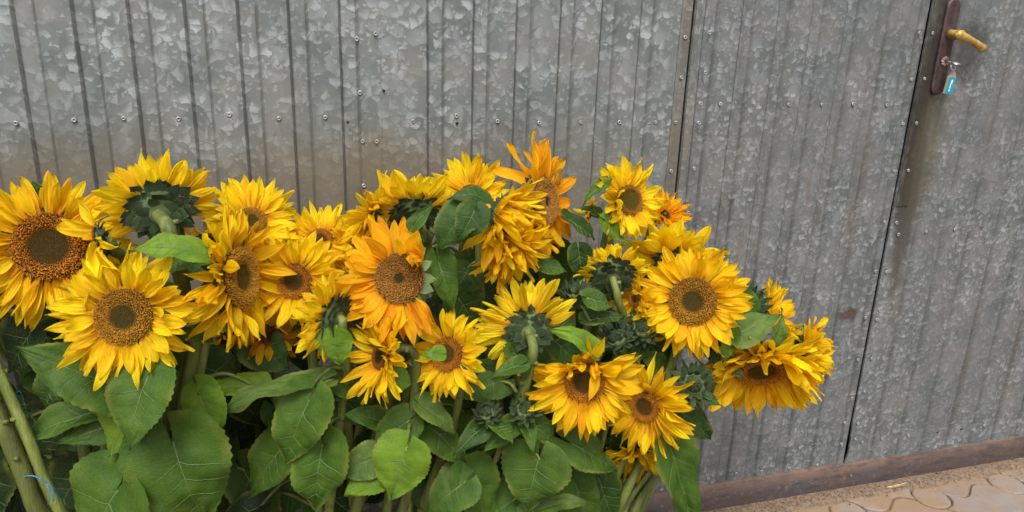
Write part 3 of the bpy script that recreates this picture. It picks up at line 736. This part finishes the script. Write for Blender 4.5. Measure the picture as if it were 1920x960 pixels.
# ------------------------------------------------------------------ the sunflowers, left to right
up = lambda f=1.25, lo=0, hi=180: (lambda a: f if lo < a < hi else 1.)
sunflower(92, 462, .36, 142, 67, (-.12, .02, 1), 'largest golden sunflower at the left edge with a broad russet ringed disc', 0, 'g', 46, 6, 13, .16, bunch=0, srad=.010, W=.30)
sunflower(182, 455, .42, 112, 32, (-.88, -.1, -.05), 'sunflower seen from its dark green back, petals hanging over the large leftmost disc', 4, 'y', 13, 10, 22, .42, bunch=0, messy=.3, gap=((20, 80),), via=[(212, 468, .41), (240, 540, .36)])
sunflower(300, 392, .37, 106, 50, (.04, .42, -.9), 'sunflower turned away with scaly green back and thick pale stem, above the long flat leaf', 0, 'y', 34, 14, 12, .0, bunch=0, srad=.012, gap=((215, 345),), W=.42,
          via=[(314, 424, .432), (326, 470, .43), (345, 560, .40), (338, 680, .38)])
sunflower(232, 594, .50, 128, 56, (-.28, -.04, .95), 'bright yellow sunflower low on the left, dark olive centre, facing the camera', 1, 'y', 38, 10, 13, .14, bunch=0, srad=.010, W=.36)
sunflower(386, 446, .34, 50, 22, (-.1, .75, -.25), 'small orange sunflower with drooping petals beside the thick pale stem', 4, 'o', 18, 5, 20, .35, bunch=0, messy=.4)
sunflower(472, 414, .29, 86, 30, (.02, .38, .75), 'yellow sunflower peeping over the tall orange one, top of its disc showing', 1, 'y', 34, 12, 14, .05, bunch=0)
sunflower(451, 520, .42, 134, 63, (.86, .04, .50), 'tall deep golden sunflower facing right with a narrow speckled oval disc', 1, 'g', 40, 4, 15, .18, bunch=0, srad=.010, messy=.05, W=.31)
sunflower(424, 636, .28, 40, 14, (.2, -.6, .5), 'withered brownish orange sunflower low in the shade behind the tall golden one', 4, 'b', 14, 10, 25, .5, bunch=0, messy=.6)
sunflower(600, 452, .29, 76, 27, (-.18, .36, .85), 'yellow sunflower by the gate with brown disc and spiky upright petals', 0, 'y', 30, 10, 15, .0, bunch=1)
sunflower(552, 527, .36, 92, 36, (-.32, -.05, .9), 'yellow sunflower whose olive disc is half covered by the tall golden one', 0, 'y', 28, 10, 14, .1, bunch=1, W=.40)
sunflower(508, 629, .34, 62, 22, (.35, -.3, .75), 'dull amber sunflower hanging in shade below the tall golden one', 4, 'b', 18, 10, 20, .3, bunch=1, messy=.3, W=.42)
sunflower(622, 592, .43, 88, 38, (-.72, .30, -.50), 'yellow sunflower turned left, curly dark green back showing in the middle of the heap', 1, 'y', 32, 14, 14, .05, bunch=1, gap=((-60, 40),), via=[(642, 618, .44), (650, 690, .40)])
sunflower(704, 402, .30, 76, 22, (-.55, .5, -.35), 'sunflower seen from behind with small green calyx above the big orange one', 3, 'y', 30, 10, 16, .0, bunch=1, via=[(716, 420, .32), (728, 480, .26)])
sunflower(664, 468, .32, 64, 18, (-.55, .1, .6), 'yellow sunflower mostly hidden at the left shoulder of the big orange one', 1, 'g', 24, 10, 18, .05, bunch=1, messy=.2)
sunflower(778, 396, .33, 88, 38, (-.06, .62, -.62), 'yellow sunflower tipped away, cupped petals over a dark calyx, left of the crumpled leaf', 1, 'y', 34, 22, 12, .0, bunch=1, gap=((220, 320),), W=.46, via=[(790, 428, .36), (800, 500, .30)])
sunflower(749, 522, .44, 116, 51, (-.25, .06, .95), 'large orange sunflower with bare brown disc and pale green calyx exposed at its right', 2, 'o', 36, 8, 15, .14, bunch=1, srad=.010, gap=((-48, 34),), curl=((34, 78),), br='l', messy=.12, W=.38)
sunflower(884, 370, .27, 80, 27, (.12, .3, .9), 'yellow sunflower with brown disc partly covered by a folded dark leaf', 3, 'y', 32, 6, 15, .0, bunch=1)
sunflower(1022, 378, .27, 116, 50, (.86, .05, .45), 'tallest orange sunflower with a knobbly elongated disc facing right', 2, 'o', 26, -2, 18, .08, bunch=2, srad=.010, gap=((150, 215),), messy=.1, W=.42)
sunflower(946, 408, .36, 102, 32, (.66, -.08, .50), 'ragged yellow sunflower in side view with tangled petals, left of the tallest orange one', 2, 'g', 46, 22, 24, .30, bunch=2, messy=.55, curl=((70, 200),), W=.25)
sunflower(962, 470, .37, 78, 22, (.35, -.62, .45), 'drooping yellow sunflower hanging below the ragged side view one', 4, 'g', 34, 12, 22, .35, bunch=2, messy=.35)
sunflower(1104, 396, .22, 34, 12, (-.7, .3, -.2), 'tiny yellow sunflower half hidden left of the upright stem near the gate', 4, 'y', 16, 15, 18, .1, bunch=2, messy=.3)
sunflower(1180, 375, .30, 76, 31, (.58, .08, .78), 'lemon yellow sunflower with greenish yellow disc, standing highest on the right', 3, 'y', 34, 4, 15, .12, bunch=2, curl=((150, 215),), W=.42)
sunflower(1247, 402, .22, 52, 14, (.45, .35, .35), 'orange sunflower without visible disc behind the lemon yellow one', 4, 'o', 26, 30, 15, .05, bunch=2)
sunflower(1262, 486, .30, 90, 30, (.05, .62, -.55), 'yellow sunflower turned to the gate right behind the big round faced one', 3, 'y', 26, 14, 14, .0, bunch=2, W=.48, gap=((215, 325),), via=[(1266, 535, .33), (1262, 640, .32)])
sunflower(1299, 565, .42, 106, 48, (.03, .0, 1), 'big round faced golden sunflower with ringed brown disc on the right side of the heap', 1, 'g', 40, 8, 12, .10, bunch=2, srad=.010, W=.38)
sunflower(1190, 560, .35, 56, 18, (-.6, -.15, .5), 'golden sunflower tucked behind the left side of the big round faced one', 1, 'g', 24, 8, 16, .15, bunch=2)
sunflower(1148, 512, .33, 68, 36, (-.08, .60, -.68), 'yellow sunflower seen from its shaded spiky back, below the lemon yellow one', 1, 'y', 28, 20, 14, .0, bunch=2, gap=((205, 335),), W=.44, via=[(1158, 560, .36), (1165, 640, .34)])
sunflower(990, 618, .41, 98, 38, (-.08, .36, -.92), 'pale yellow sunflower seen from behind, crinkled dark calyx and pale stem, in the middle', 3, 'l', 40, 10, 10, .0, bunch=2, srad=.010, gap=((240, 372),), W=.32,
          via=[(1000, 655, .475), (990, 700, .465), (975, 760, .45), (960, 830, .42)])
sunflower(838, 664, .46, 84, 35, (-.48, .02, .85), 'yellow sunflower with small rusty disc and a light leaf curling over its left petals', 0, 'y', 36, 8, 13, .08, bunch=1, curl=((150, 200),), W=.38)
sunflower(713, 668, .46, 92, 28, (-.83, .06, .50), 'narrow yellow sunflower in side view facing left on a bent pale stem', 4, 'y', 34, 16, 15, .08, bunch=1, W=.30,
          via=[(752, 652, .452), (778, 668, .45), (778, 740, .44), (766, 840, .43), (757, 950, .42)])
sunflower(1096, 716, .50, 108, 41, (.0, -.30, .92), 'golden sunflower low in front with top petals curling over its disc', 0, 'g', 38, 8, 16, .20, bunch=2, curl=((40, 150),), W=.34)
sunflower(1209, 762, .44, 92, 33, (-.42, -.32, .80), 'golden sunflower facing lower left, tucked under the right side of the one with curled petals', 0, 'g', 42, 14, 14, .26, bunch=2, W=.28)
sunflower(1190, 856, .38, 66, 22, (.05, -.78, .35), 'lowest sunflower hanging face down just above the steel threshold', 4, 'g', 26, 15, 18, .35, bunch=2)
sunflower(1428, 692, .38, 124, 54, (.12, -.84, .52), 'large golden sunflower facing the ground with fringe of hanging petals, far right', 0, 'g', 56, 20, 12, .28, bunch=2, br='l', W=.32, via=[(1410, 668, .36), (1360, 700, .34), (1290, 790, .34)])
sunflower(1512, 652, .32, 66, 22, (.85, .08, .05), 'golden sunflower with cupped petals pointing right, rightmost of the heap', 4, 'g', 22, 50, 14, .1, bunch=2, br='l', W=.5, via=[(1470, 655, .31), (1400, 670, .32), (1300, 760, .34)])
sunflower(1446, 588, .28, 66, 20, (.75, .22, .12), 'golden sunflower facing right behind the grey green leaf on the right', 4, 'g', 24, 38, 15, .05, bunch=2, br='l', W=.42, via=[(1415, 610, .29), (1340, 690, .30)])
# buds
bud(1300, 722, .46, 33, (.1, .1, 1), 'plump closed green bud between the ground facing sunflower and the curled one', 2, [(1290, 750, .41), (1260, 830, .38)])
bud(913, 774, .46, 22, (-.2, .6, .7), 'small dark bud on a thin curved stem low in the middle', 1, [(925, 800, .45), (930, 860, .43)])
bud(984, 766, .47, 25, (0, .3, .9), 'spiky green bud beside the pale stem left of the curled petal sunflower', 2, [(975, 800, .44), (965, 850, .42)])
bud(1206, 612, .38, 30, (0, .3, .9), 'dark curly bud at the lower left of the big round faced sunflower', 2)
bud(1155, 632, .38, 28, (-.3, .5, .8), 'dark curly bud in shade right of the backward facing pale yellow sunflower', 2)
bud(1076, 548, .34, 26, (0, .8, .5), 'thin spiky bud in the gap below the tallest orange sunflower', 2)
bud(1404, 572, .34, 34, (.4, .3, .8), 'dark green bud at the right shoulder of the big round faced sunflower', 2)
bud(1368, 668, .37, 30, (.3, .2, .7), 'pale green bud with loose bracts above the ground facing sunflower', 2, pale=True)
bud(1500, 626, .30, 20, (.3, .7, .3), 'small bud at the far right beside the cupped sunflower', 2, pale=True, via=[(1480, 645, .3), (1400, 680, .31), (1300, 770, .33)])
# stems of three more heads that stand just outside the picture on the left
sunflower(-190, 330, .38, 110, 50, (-.4, .3, .8), 'sunflower left of the frame whose stem crosses the lower left corner above the twine', 1, 'g', 34, bunch=0, srad=.0080, basex=-.26, via=[(-130, 420, .38), (-70, 545, .40), (0, 704, .43), (50, 815, .45), (100, 935, .46)])
sunflower(-220, 420, .40, 110, 50, (-.5, .3, .8), 'sunflower left of the frame whose thick scarred stem runs into the lower left corner', 1, 'y', 34, bunch=0, srad=.0115, basex=-.30, via=[(-150, 480, .42), (-60, 660, .44), (0, 790, .46), (40, 880, .47), (78, 975, .47)])
sunflower(-150, 500, .34, 110, 50, (-.3, .3, .9), 'sunflower left of the frame whose slim stem passes behind the twine', 1, 'y', 34, bunch=0, srad=.0065, basex=-.24, via=[(-110, 540, .36), (-60, 620, .38), (0, 752, .42), (50, 850, .44), (96, 945, .45)])


# ------------------------------------------------------------------ leaves
def leaf_mesh(L, Wd, seed, bend=.08, fold=.25, lobe=.30, cup=0., wave=.045, tipcurl=None, point=1.):
    """heart-shaped toothed blade in its own frame: foot at the origin, tip at +x, upper face +z"""
    g = random.Random(seed); tipcurl = g.uniform(-.15, .22) if tipcurl is None else tipcurl; nu, nv = 20, 32; vs, fs, uv, mi = [], [], [], []
    ph = g.uniform(0, 6); asym = g.uniform(-.06, .06); side = g.uniform(-.08, .08)
    NV = 5.6; SL = .42
    def prof(v): return (max(v, 1e-4)**.36)*(max(0, 1-v)**(1.16*point))*2.3*(1-.12*math.sin(v*3.1)*0)
    def S(u, v, lift=0):
        au = abs(u); pw = prof(v)*(1+asym*(1 if u > 0 else -1))
        x = v - lobe*(au**1.6)*(1-v)**2.6 ; y = u*pw*.5*Wd/L
        y += side*v*v
        sph = (v-.01) - SL*au*(1-v)*.9
        puck = abs(math.sin(math.pi*(sph*NV)))**.8*.0100*(min(1, au*4))*(1-au**3) - .005*max(0, 1-au*9)
        z = bend*4*v*(1-v) - cup*au*au*pw*.4 + fold*au*pw*.5*Wd/L*(1-.3*v) + puck + wave*math.sin(v*8+ph+u*1.3)*au*au + .025*math.sin(v*4.2+ph*1.7+u*1.8) + .5*wave*math.sin(v*17+ph*2-u*2)*au**3
        z -= tipcurl*max(0, v-.6)**2*3
        z += .030*noise.noise(Vector((v*5, u*2.5, seed*.7))); y *= 1 + .09*noise.noise(Vector((v*4.5, seed*.37, 1.5*max(-1, min(1, u*4)))))
        return Vector((x*L, y*L, z*L + lift))
    for i in range(nv+1):
        v = (i/nv)**1.15
        for j in range(nu+1):
            u = j/nu*2-1; p = S(u, v)
            if j in (0, nu) and 0 < i < nv: p.y *= (1.035 if i % 2 else .985); p.x += (.004*L if i % 2 else -.002*L)
            vs.append(p); uv.append((v, u*.5+.5))
    for i in range(nv):
        for j in range(nu): a = i*(nu+1)+j; fs.append([a, a+nu+1, a+nu+2, a+1]); mi.append(0)
    def rib(path, w0, w1):
        for sgn in (1, -1):
            b_ = len(vs); n_ = len(path)
            for i, (u, v) in enumerate(path):
                p = S(u, v, .0006*sgn); q = Vector(S(*path[min(i+1, n_-1)])) - Vector(S(*path[max(i-1, 0)])); t = Vector((-q.y, q.x, 0)).normalized()*(w0+(w1-w0)*i/(n_-1))*(1 if sgn > 0 else 1.5)
                vs.append(p-t); vs.append(p + Vector((0, 0, .0007*sgn))); vs.append(p+t); uv.extend([(v, .5)]*3)
            for i in range(n_-1):
                for q in (0, 1): fs.append([b_+3*i+q, b_+3*i+3+q, b_+3*i+4+q, b_+3*i+1+q]); mi.append(1)
    s_ = .42 + L*1.7
    rib([(0, t/14) for t in range(0, 14)], .0013*s_, .0003*s_)
    for q in range(7):
        v0 = .005 + q/NV*.98
        if v0 > .86: break
        if q == 0: continue
        for sd_ in (-1, 1):
            if q > 1 and g.random() < .15: continue
            um = .88 if q else .8; pth = []
            for t in range(7):
                u = um*t/6; v = (v0 + SL*.9*u)/(1+SL*.9*u) + (.0 if q else 0)
                pth.append((sd_*u, v))
            rib(pth, (.0009 if q == 1 else .00045)*s_, .00012*s_)
    return mesh('leaf', vs, fs, [M_leaf, M_vein], mi=mi, uv=uv)
GREEN = {'m': (.033, .074, .009), 'd': (.019, .047, .008), 'l': (.072, .140, .011), 'g': (.053, .098, .019), 'k': (.011, .024, .008)}  # last tone is near-black: shade inside the heap put into leaf colour
def proj(p):
    v = p - Vector((0, 0, H)); z = v.dot(CF); return 960 + F*v.dot(CR)/z, 480 + F*v.dot(CD)/z
def blocks(*ps):
    for p in ps:
        x, y = proj(p)
        for (hx, hy, ho, hr) in HEADS:
            if math.hypot(x-hx, y-hy) < hr*.8 and D-p.y > ho-.03: return True
    return False
def nearest(p, prefer=None):
    best = None
    for root, pts, sr in STEMS:
        for i in range(3, len(pts)-6):
            q = pts[i]; dd = (q-p).length + (.05 if q.z > p.z+.03 else 0)
            if best is None or dd < best[0]: best = (dd, root, q, sr)
    return best
def leaf(bx, by, tx, ty, off, Wpx, col='m', face=(0, .45, 1), dt=0., bend=.07, fold=.22, seed=None, pet=True, stem=None, **kw):
    p0, p1 = P(bx, by, off), P(tx, ty, off+dt); d = p1-p0; L = d.length; s = PS((bx+tx)/2, (by+ty)/2, off)
    f = (CR*face[0] + CU*face[1] + CB*face[2]).normalized()
    seed = seed if seed is not None else int(bx*5+by*3)
    me = leaf_mesh(L, Wpx*s*1.05, seed, bend, fold, **kw)
    if stem is None: dd, root, q, sr = nearest(p0)
    else: root, q, sr = stem
    o = link('leaf', me, root, Matrix.Translation(-root.location) @ frame_m(d, f, p0), color=tuple(c*random.Random(seed).uniform(.85, 1.18) for c in GREEN[col]))
    if pet and (q-p0).length < .20 and not blocks((p0+q)/2, (p0*3+q)/4):
        up = Vector((0, 0, min(.05, (q-p0).length*.3))); mid = (q+p0)/2 + up*.7
        b = MB(); b.tube(crom([Vector(v)-root.location for v in (q, mid, p0, p0 + d.normalized()*.004)], 6), [.0036]*6+[.0030]*6+[.0022]*7, 7); link('petiole', b.mesh('petiole', M_stem), root)
    return o
# hero leaves: foot pixel, tip pixel, distance from gate, width in pixels
LV = [
 (212,722, 22,662, .46,118,'m',(0,.5,1),dict(fold=.12,bend=.05)),
 (278,705, 233,842, .53,118,'m',(.15,.5,1),dict(fold=.10,bend=.10,dt=.03)),
 (262,745, 205,852, .48,125,'l',(-.1,.4,1),dict(fold=.1)),
 (192,772, 14,853, .42,70,'m',(0,.9,.8),dict(fold=.2,bend=.12)),
 (210,800, 108,832, .44,60,'m',(0,.6,1),dict(fold=.15)),
 (224,918, 165,1050, .50,190,'m',(-.05,.7,1),dict(fold=.06,lobe=.34)),
 (325,826, 392,985, .50,180,'m',(.1,.45,1),dict(fold=.08,bend=.12,lobe=.30)),
 (310,850, 210,850, .40,50,'d',(0,.8,.8),{}),
 (385,690, 475,735, .36,90,'d',(0,.7,.8),dict(fold=.1)),
 (372,735, 405,832, .44,70,'l',(.4,.4,1),dict(fold=.45,wave=.06)),
 (585,722, 412,772, .43,62,'g',(0,.9,.7),dict(fold=.25,bend=.12)),
 (478,724, 365,742, .40,60,'l',(0,.8,.7),dict(fold=.3)),
 (582,748, 534,877, .46,108,'m',(-.1,.3,1),dict(fold=.16,bend=.06)),
 (605,832, 590,960, .46,104,'m',(.1,.35,1),dict(fold=.22,bend=.08)),
 (530,838, 462,930, .38,90,'m',(0,.5,1),dict(fold=.15)),
 (702,860, 628,888, .46,68,'g',(.2,.5,1),dict(fold=.2)),
 (728,880, 648,935, .48,72,'l',(0,.6,1),dict(fold=.12,wave=.06)),
 (762,842, 731,940, .52,106,'l',(0,.35,1),dict(fold=.12,bend=.05,lobe=.30)),
 (765,790, 696,846, .45,74,'m',(0,.5,1),dict(fold=.12)),
 (715,790, 645,775, .42,50,'m',(0,.7,1),dict(fold=.2)),
 (792,762, 852,812, .46,50,'g',(.1,.7,.8),dict(fold=.3,bend=.12)),
 (806,800, 880,868, .43,62,'m',(0,.5,1),dict(fold=.15)),
 (870,905, 800,965, .46,90,'m',(0,.6,1),dict(fold=.1)),
 (880,890, 925,1000, .44,90,'m',(.2,.6,1),dict(fold=.12)),
 (738,708, 772,718, .44,52,'l',(0,.4,1),dict(fold=.2)),
 (626,632, 634,686, .46,66,'l',(0,.4,1),dict(fold=.1,lobe=.35,wave=.05)),
 (826,664, 788,664, .54,30,'l',(-.2,.3,1),dict(fold=.3,bend=.15)),
 (1010,858, 984,956, .48,124,'m',(0,.4,1),dict(fold=.08,lobe=.32)),
 (1070,832, 1156,886, .46,70,'m',(.1,.5,1),dict(fold=.12)),
 (1062,832, 1140,892, .44,66,'l',(0,.6,1),dict(fold=.15)),
 (1108,652, 1034,612, .50,48,'l',(-.1,.6,1),dict(fold=.1,bend=.14)),
 (1102,560, 1150,580, .40,40,'m',(0,.6,1),{}),
 (1105,600, 1172,598, .39,38,'d',(0,.8,.8),{}),
 (975,685, 918,708, .49,34,'m',(0,.6,1),dict(bend=.15,fold=.3)),
 (982,680, 985,712, .48,30,'m',(.3,.4,1),{}),
 (960,660, 1010,700, .42,40,'m',(0,.5,1),{}),
 (990,790, 1046,842, .46,44,'m',(0,.6,1),dict(fold=.3)),
 (940,715, 862,745, .40,66,'m',(0,.6,1),dict(fold=.15)),
 (1252,822, 1300,1000, .47,84,'m',(.25,.2,1),dict(fold=.12,bend=.05,lobe=.1)),
 (1262,762, 1336,826, .40,72,'d',(.1,.3,1),dict(fold=.1)),
 (1372,632, 1470,588, .42,58,'g',(0,.5,1),dict(fold=.14,lobe=.1)),
 (1446,660, 1470,580, .42,28,'g',(.2,.2,1),dict(fold=.3,lobe=.0)),
 (1374,628, 1352,682, .42,28,'l',(-.2,.3,1),dict(fold=.3)),
 (1395,560, 1420,600, .37,44,'m',(.2,.3,1),{}),
 (872,398, 822,474, .43,78,'d',(-.1,.4,1),dict(fold=.2,wave=.06,lobe=.3)),
 (890,395, 860,458, .45,62,'d',(.2,.3,1),dict(fold=.12)),
 (905,372, 838,370, .42,42,'d',(0,.6,.9),dict(fold=.1,bend=.12)),
 (778,422, 811,384, .43,30,'m',(0,.3,1),{}),
 (822,490, 850,583, .42,56,'m',(.3,.2,1),dict(fold=.15)),
 (765,440, 790,480, .36,60,'d',(0,.3,1),{}),
 (1065,412, 1116,450, .29,44,'d',(.1,.7,.8),{}),
 (1010,500, 1064,508, .33,40,'m',(0,.7,.8),{}),
 (1085,470, 1092,526, .30,46,'d',(0,.3,1),{}),
 (1138,418, 1184,460, .33,34,'l',(.2,.5,1),dict(bend=-.08)),
 (1133,346, 1086,390, .30,24,'m',(0,.8,.6),dict(bend=.1)),
 (1120,400, 1090,390, .28,24,'d',(0,.6,.9),{}),
 (378,478, 240,468, .49,62,'l',(0,.75,.9),dict(fold=.14,bend=.13,lobe=.15)),
 (352,482, 300,520, .44,44,'m',(0,.5,1),{}),
 (80,372, 62,338, .30,40,'m',(0,.2,1),{}),
 (100,380, 98,336, .30,36,'m',(.2,.2,1),{}),
 (395,545, 388,612, .40,34,'l',(-.3,.2,1),dict(fold=.3)),
 (352,606, 402,640, .44,52,'m',(0,.5,1),dict(fold=.3,wave=.05)),
 (400,488, 392,540, .39,30,'l',(-.3,.2,1),{}),
 (1000,960, 1100,935, .46,46,'g',(0,.8,.7),dict(bend=.12)),
 (1040,975, 1110,990, .46,80,'m',(0,.6,1),{}),
 (960,940, 890,990, .42,90,'m',(0,.6,1),{}),
 (1180,800, 1150,860, .36,60,'d',(0,.3,1),{}),
 (1245,800, 1232,880, .38,60,'d',(-.2,.2,1),dict(lobe=.1)),
 (1075,900, 1108,1000, .42,80,'m',(0,.5,1),{}),
 (1120,892, 1150,985, .40,70,'d',(0,.4,1),{}),
 (1040,880, 1075,980, .38,80,'d',(0,.4,1),{}),
 (1330,600, 1392,660, .36,40,'m',(.1,.5,1),{}),
 (1480,640, 1440,622, .33,30,'l',(0,.7,1),{}),
 (1395,655, 1330,672, .36,34,'l',(0,.8,.8),{}),
 (470,760, 500,880, .14,110,'k',(0,.4,1),{}), (500,860, 470,980, .16,110,'k',(.2,.4,1),{}), (540,800, 500,900, .20,100,'k',(0,.5,1),{}), (430,700, 490,800, .22,100,'k',(0,.5,1),{}),  # near-black leaves from here on are added to darken gaps between stems
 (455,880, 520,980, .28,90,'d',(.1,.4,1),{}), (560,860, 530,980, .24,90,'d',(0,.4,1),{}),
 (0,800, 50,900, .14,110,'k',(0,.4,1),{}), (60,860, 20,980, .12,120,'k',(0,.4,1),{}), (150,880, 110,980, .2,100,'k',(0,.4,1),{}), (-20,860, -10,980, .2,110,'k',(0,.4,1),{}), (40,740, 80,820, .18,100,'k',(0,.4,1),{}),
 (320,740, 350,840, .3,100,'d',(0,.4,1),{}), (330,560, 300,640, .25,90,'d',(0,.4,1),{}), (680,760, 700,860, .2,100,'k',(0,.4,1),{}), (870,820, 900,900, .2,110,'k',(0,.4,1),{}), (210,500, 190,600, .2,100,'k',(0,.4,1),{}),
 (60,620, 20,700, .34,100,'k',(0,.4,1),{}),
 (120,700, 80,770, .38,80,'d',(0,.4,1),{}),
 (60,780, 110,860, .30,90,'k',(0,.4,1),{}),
 (300,620, 330,700, .40,80,'d',(0,.4,1),{}),
 (480,640, 540,700, .34,80,'d',(0,.5,1),{}),
 (650,720, 600,690, .40,60,'m',(0,.6,1),dict(fold=.3)),
 (640,740, 690,800, .38,70,'d',(0,.4,1),{}),
 (900,700, 930,770, .38,70,'d',(0,.4,1),{}),
 (860,560, 900,620, .32,80,'d',(0,.4,1),{}),
 (880,500, 850,560, .30,80,'d',(0,.4,1),{}),
 (900,540, 940,590, .30,70,'d',(0,.4,1),{}),
 (1040,640, 1090,690, .34,60,'d',(0,.4,1),{}),
 (1220,650, 1260,710, .34,70,'d',(0,.4,1),{}),
 (1240,690, 1200,660, .36,50,'m',(0,.6,1),{}),
 (1330,640, 1370,700, .33,50,'d',(0,.4,1),{}),
]
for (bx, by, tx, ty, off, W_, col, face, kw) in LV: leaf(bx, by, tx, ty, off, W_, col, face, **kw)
# the inner leaves of the sheaves, crowded behind the ones in front; extras past the left edge are added for shade
def topy(px):
    pts = [(-80, 420), (60, 420), (200, 440), (400, 480), (560, 470), (700, 470), (880, 420), (1040, 470), (1130, 440), (1220, 520), (1300, 640), (1340, 730)]
    for (a, ya), (c, yc) in zip(pts, pts[1:]):
        if a <= px <= c: return ya + (yc-ya)*(px-a)/(c-a)
    return 900
rl = random.Random(5)
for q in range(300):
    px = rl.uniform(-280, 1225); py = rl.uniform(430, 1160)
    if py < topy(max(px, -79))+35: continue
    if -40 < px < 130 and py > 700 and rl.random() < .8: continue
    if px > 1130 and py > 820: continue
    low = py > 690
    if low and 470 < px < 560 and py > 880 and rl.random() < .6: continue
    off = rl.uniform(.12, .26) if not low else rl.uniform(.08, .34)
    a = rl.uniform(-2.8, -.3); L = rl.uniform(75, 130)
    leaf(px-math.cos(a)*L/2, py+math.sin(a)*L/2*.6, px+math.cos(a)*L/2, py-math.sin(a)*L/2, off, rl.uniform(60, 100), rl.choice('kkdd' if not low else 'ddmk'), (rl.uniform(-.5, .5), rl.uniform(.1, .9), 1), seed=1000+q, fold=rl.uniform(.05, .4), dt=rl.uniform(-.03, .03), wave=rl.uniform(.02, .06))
# small leaves just under the heads
for (root, pts, sr) in list(STEMS):
    for q in range(2):
        i = rl.randint(6, 12); p = pts[min(i, len(pts)-3)]; a = rl.uniform(0, 6.28)
        d = Vector((math.cos(a), math.sin(a)*.6-.2, rl.uniform(-.6, .1))).normalized()
        if p.z < .35: continue
        L = rl.uniform(.05, .085); s0 = p + d*.02
        if blocks(s0, s0 + d*L): continue
        if s0.y + d.y*L > D-.02: continue
        me = leaf_mesh(L, L*.6, rl.randint(0, 9999), .1, .25)
        link('leaf', me, root, Matrix.Translation(-root.location) @ frame_m(d, Vector((0, -.5, 1)), s0), color=GREEN[rl.choice('md')])
        b = MB(); b.tube([p-root.location, s0-root.location+d*.003], .002, 6); link('petiole', b.mesh('petiole', M_stem), root)

# blue twine round the left sheaf
b = MB()
def twist(pts, r=.0011): b.tube(crom(pts, 6), r, 5)
twist([P(30, 900, .47), P(60, 892, .49), P(90, 908, .49), P(110, 935, .47), P(100, 960, .43)])
twist([P(88, 907, .492), P(93, 925, .50), P(90, 948, .495)], .0008); twist([P(90, 907, .492), P(100, 920, .498), P(101, 940, .495)], .0007)
o = link('twine', b.mesh('twine', M_twine)); tag(o, 'frayed blue twine tied round the bare green stems at the lower left', 'twine', 'blue twine tying the sheaves')
b = MB(); twist([P(14, 728, .40), P(28, 738, .41), P(44, 752, .40)]); twist([P(28, 738, .41), P(36, 733, .412), P(40, 738, .41)], .0008)
o = link('twine', b.mesh('twine', M_twine)); tag(o, 'short end of blue twine among the stems at the left edge', 'twine', 'blue twine tying the sheaves')
b = MB(); twist([P(298, 616, .45), P(322, 612, .455), P(346, 613, .452), P(362, 612, .44)])
o = link('twine', b.mesh('twine', M_twine)); tag(o, 'thin blue twine stretched right of the bright yellow sunflower low on the left', 'twine', 'blue twine tying the sheaves')
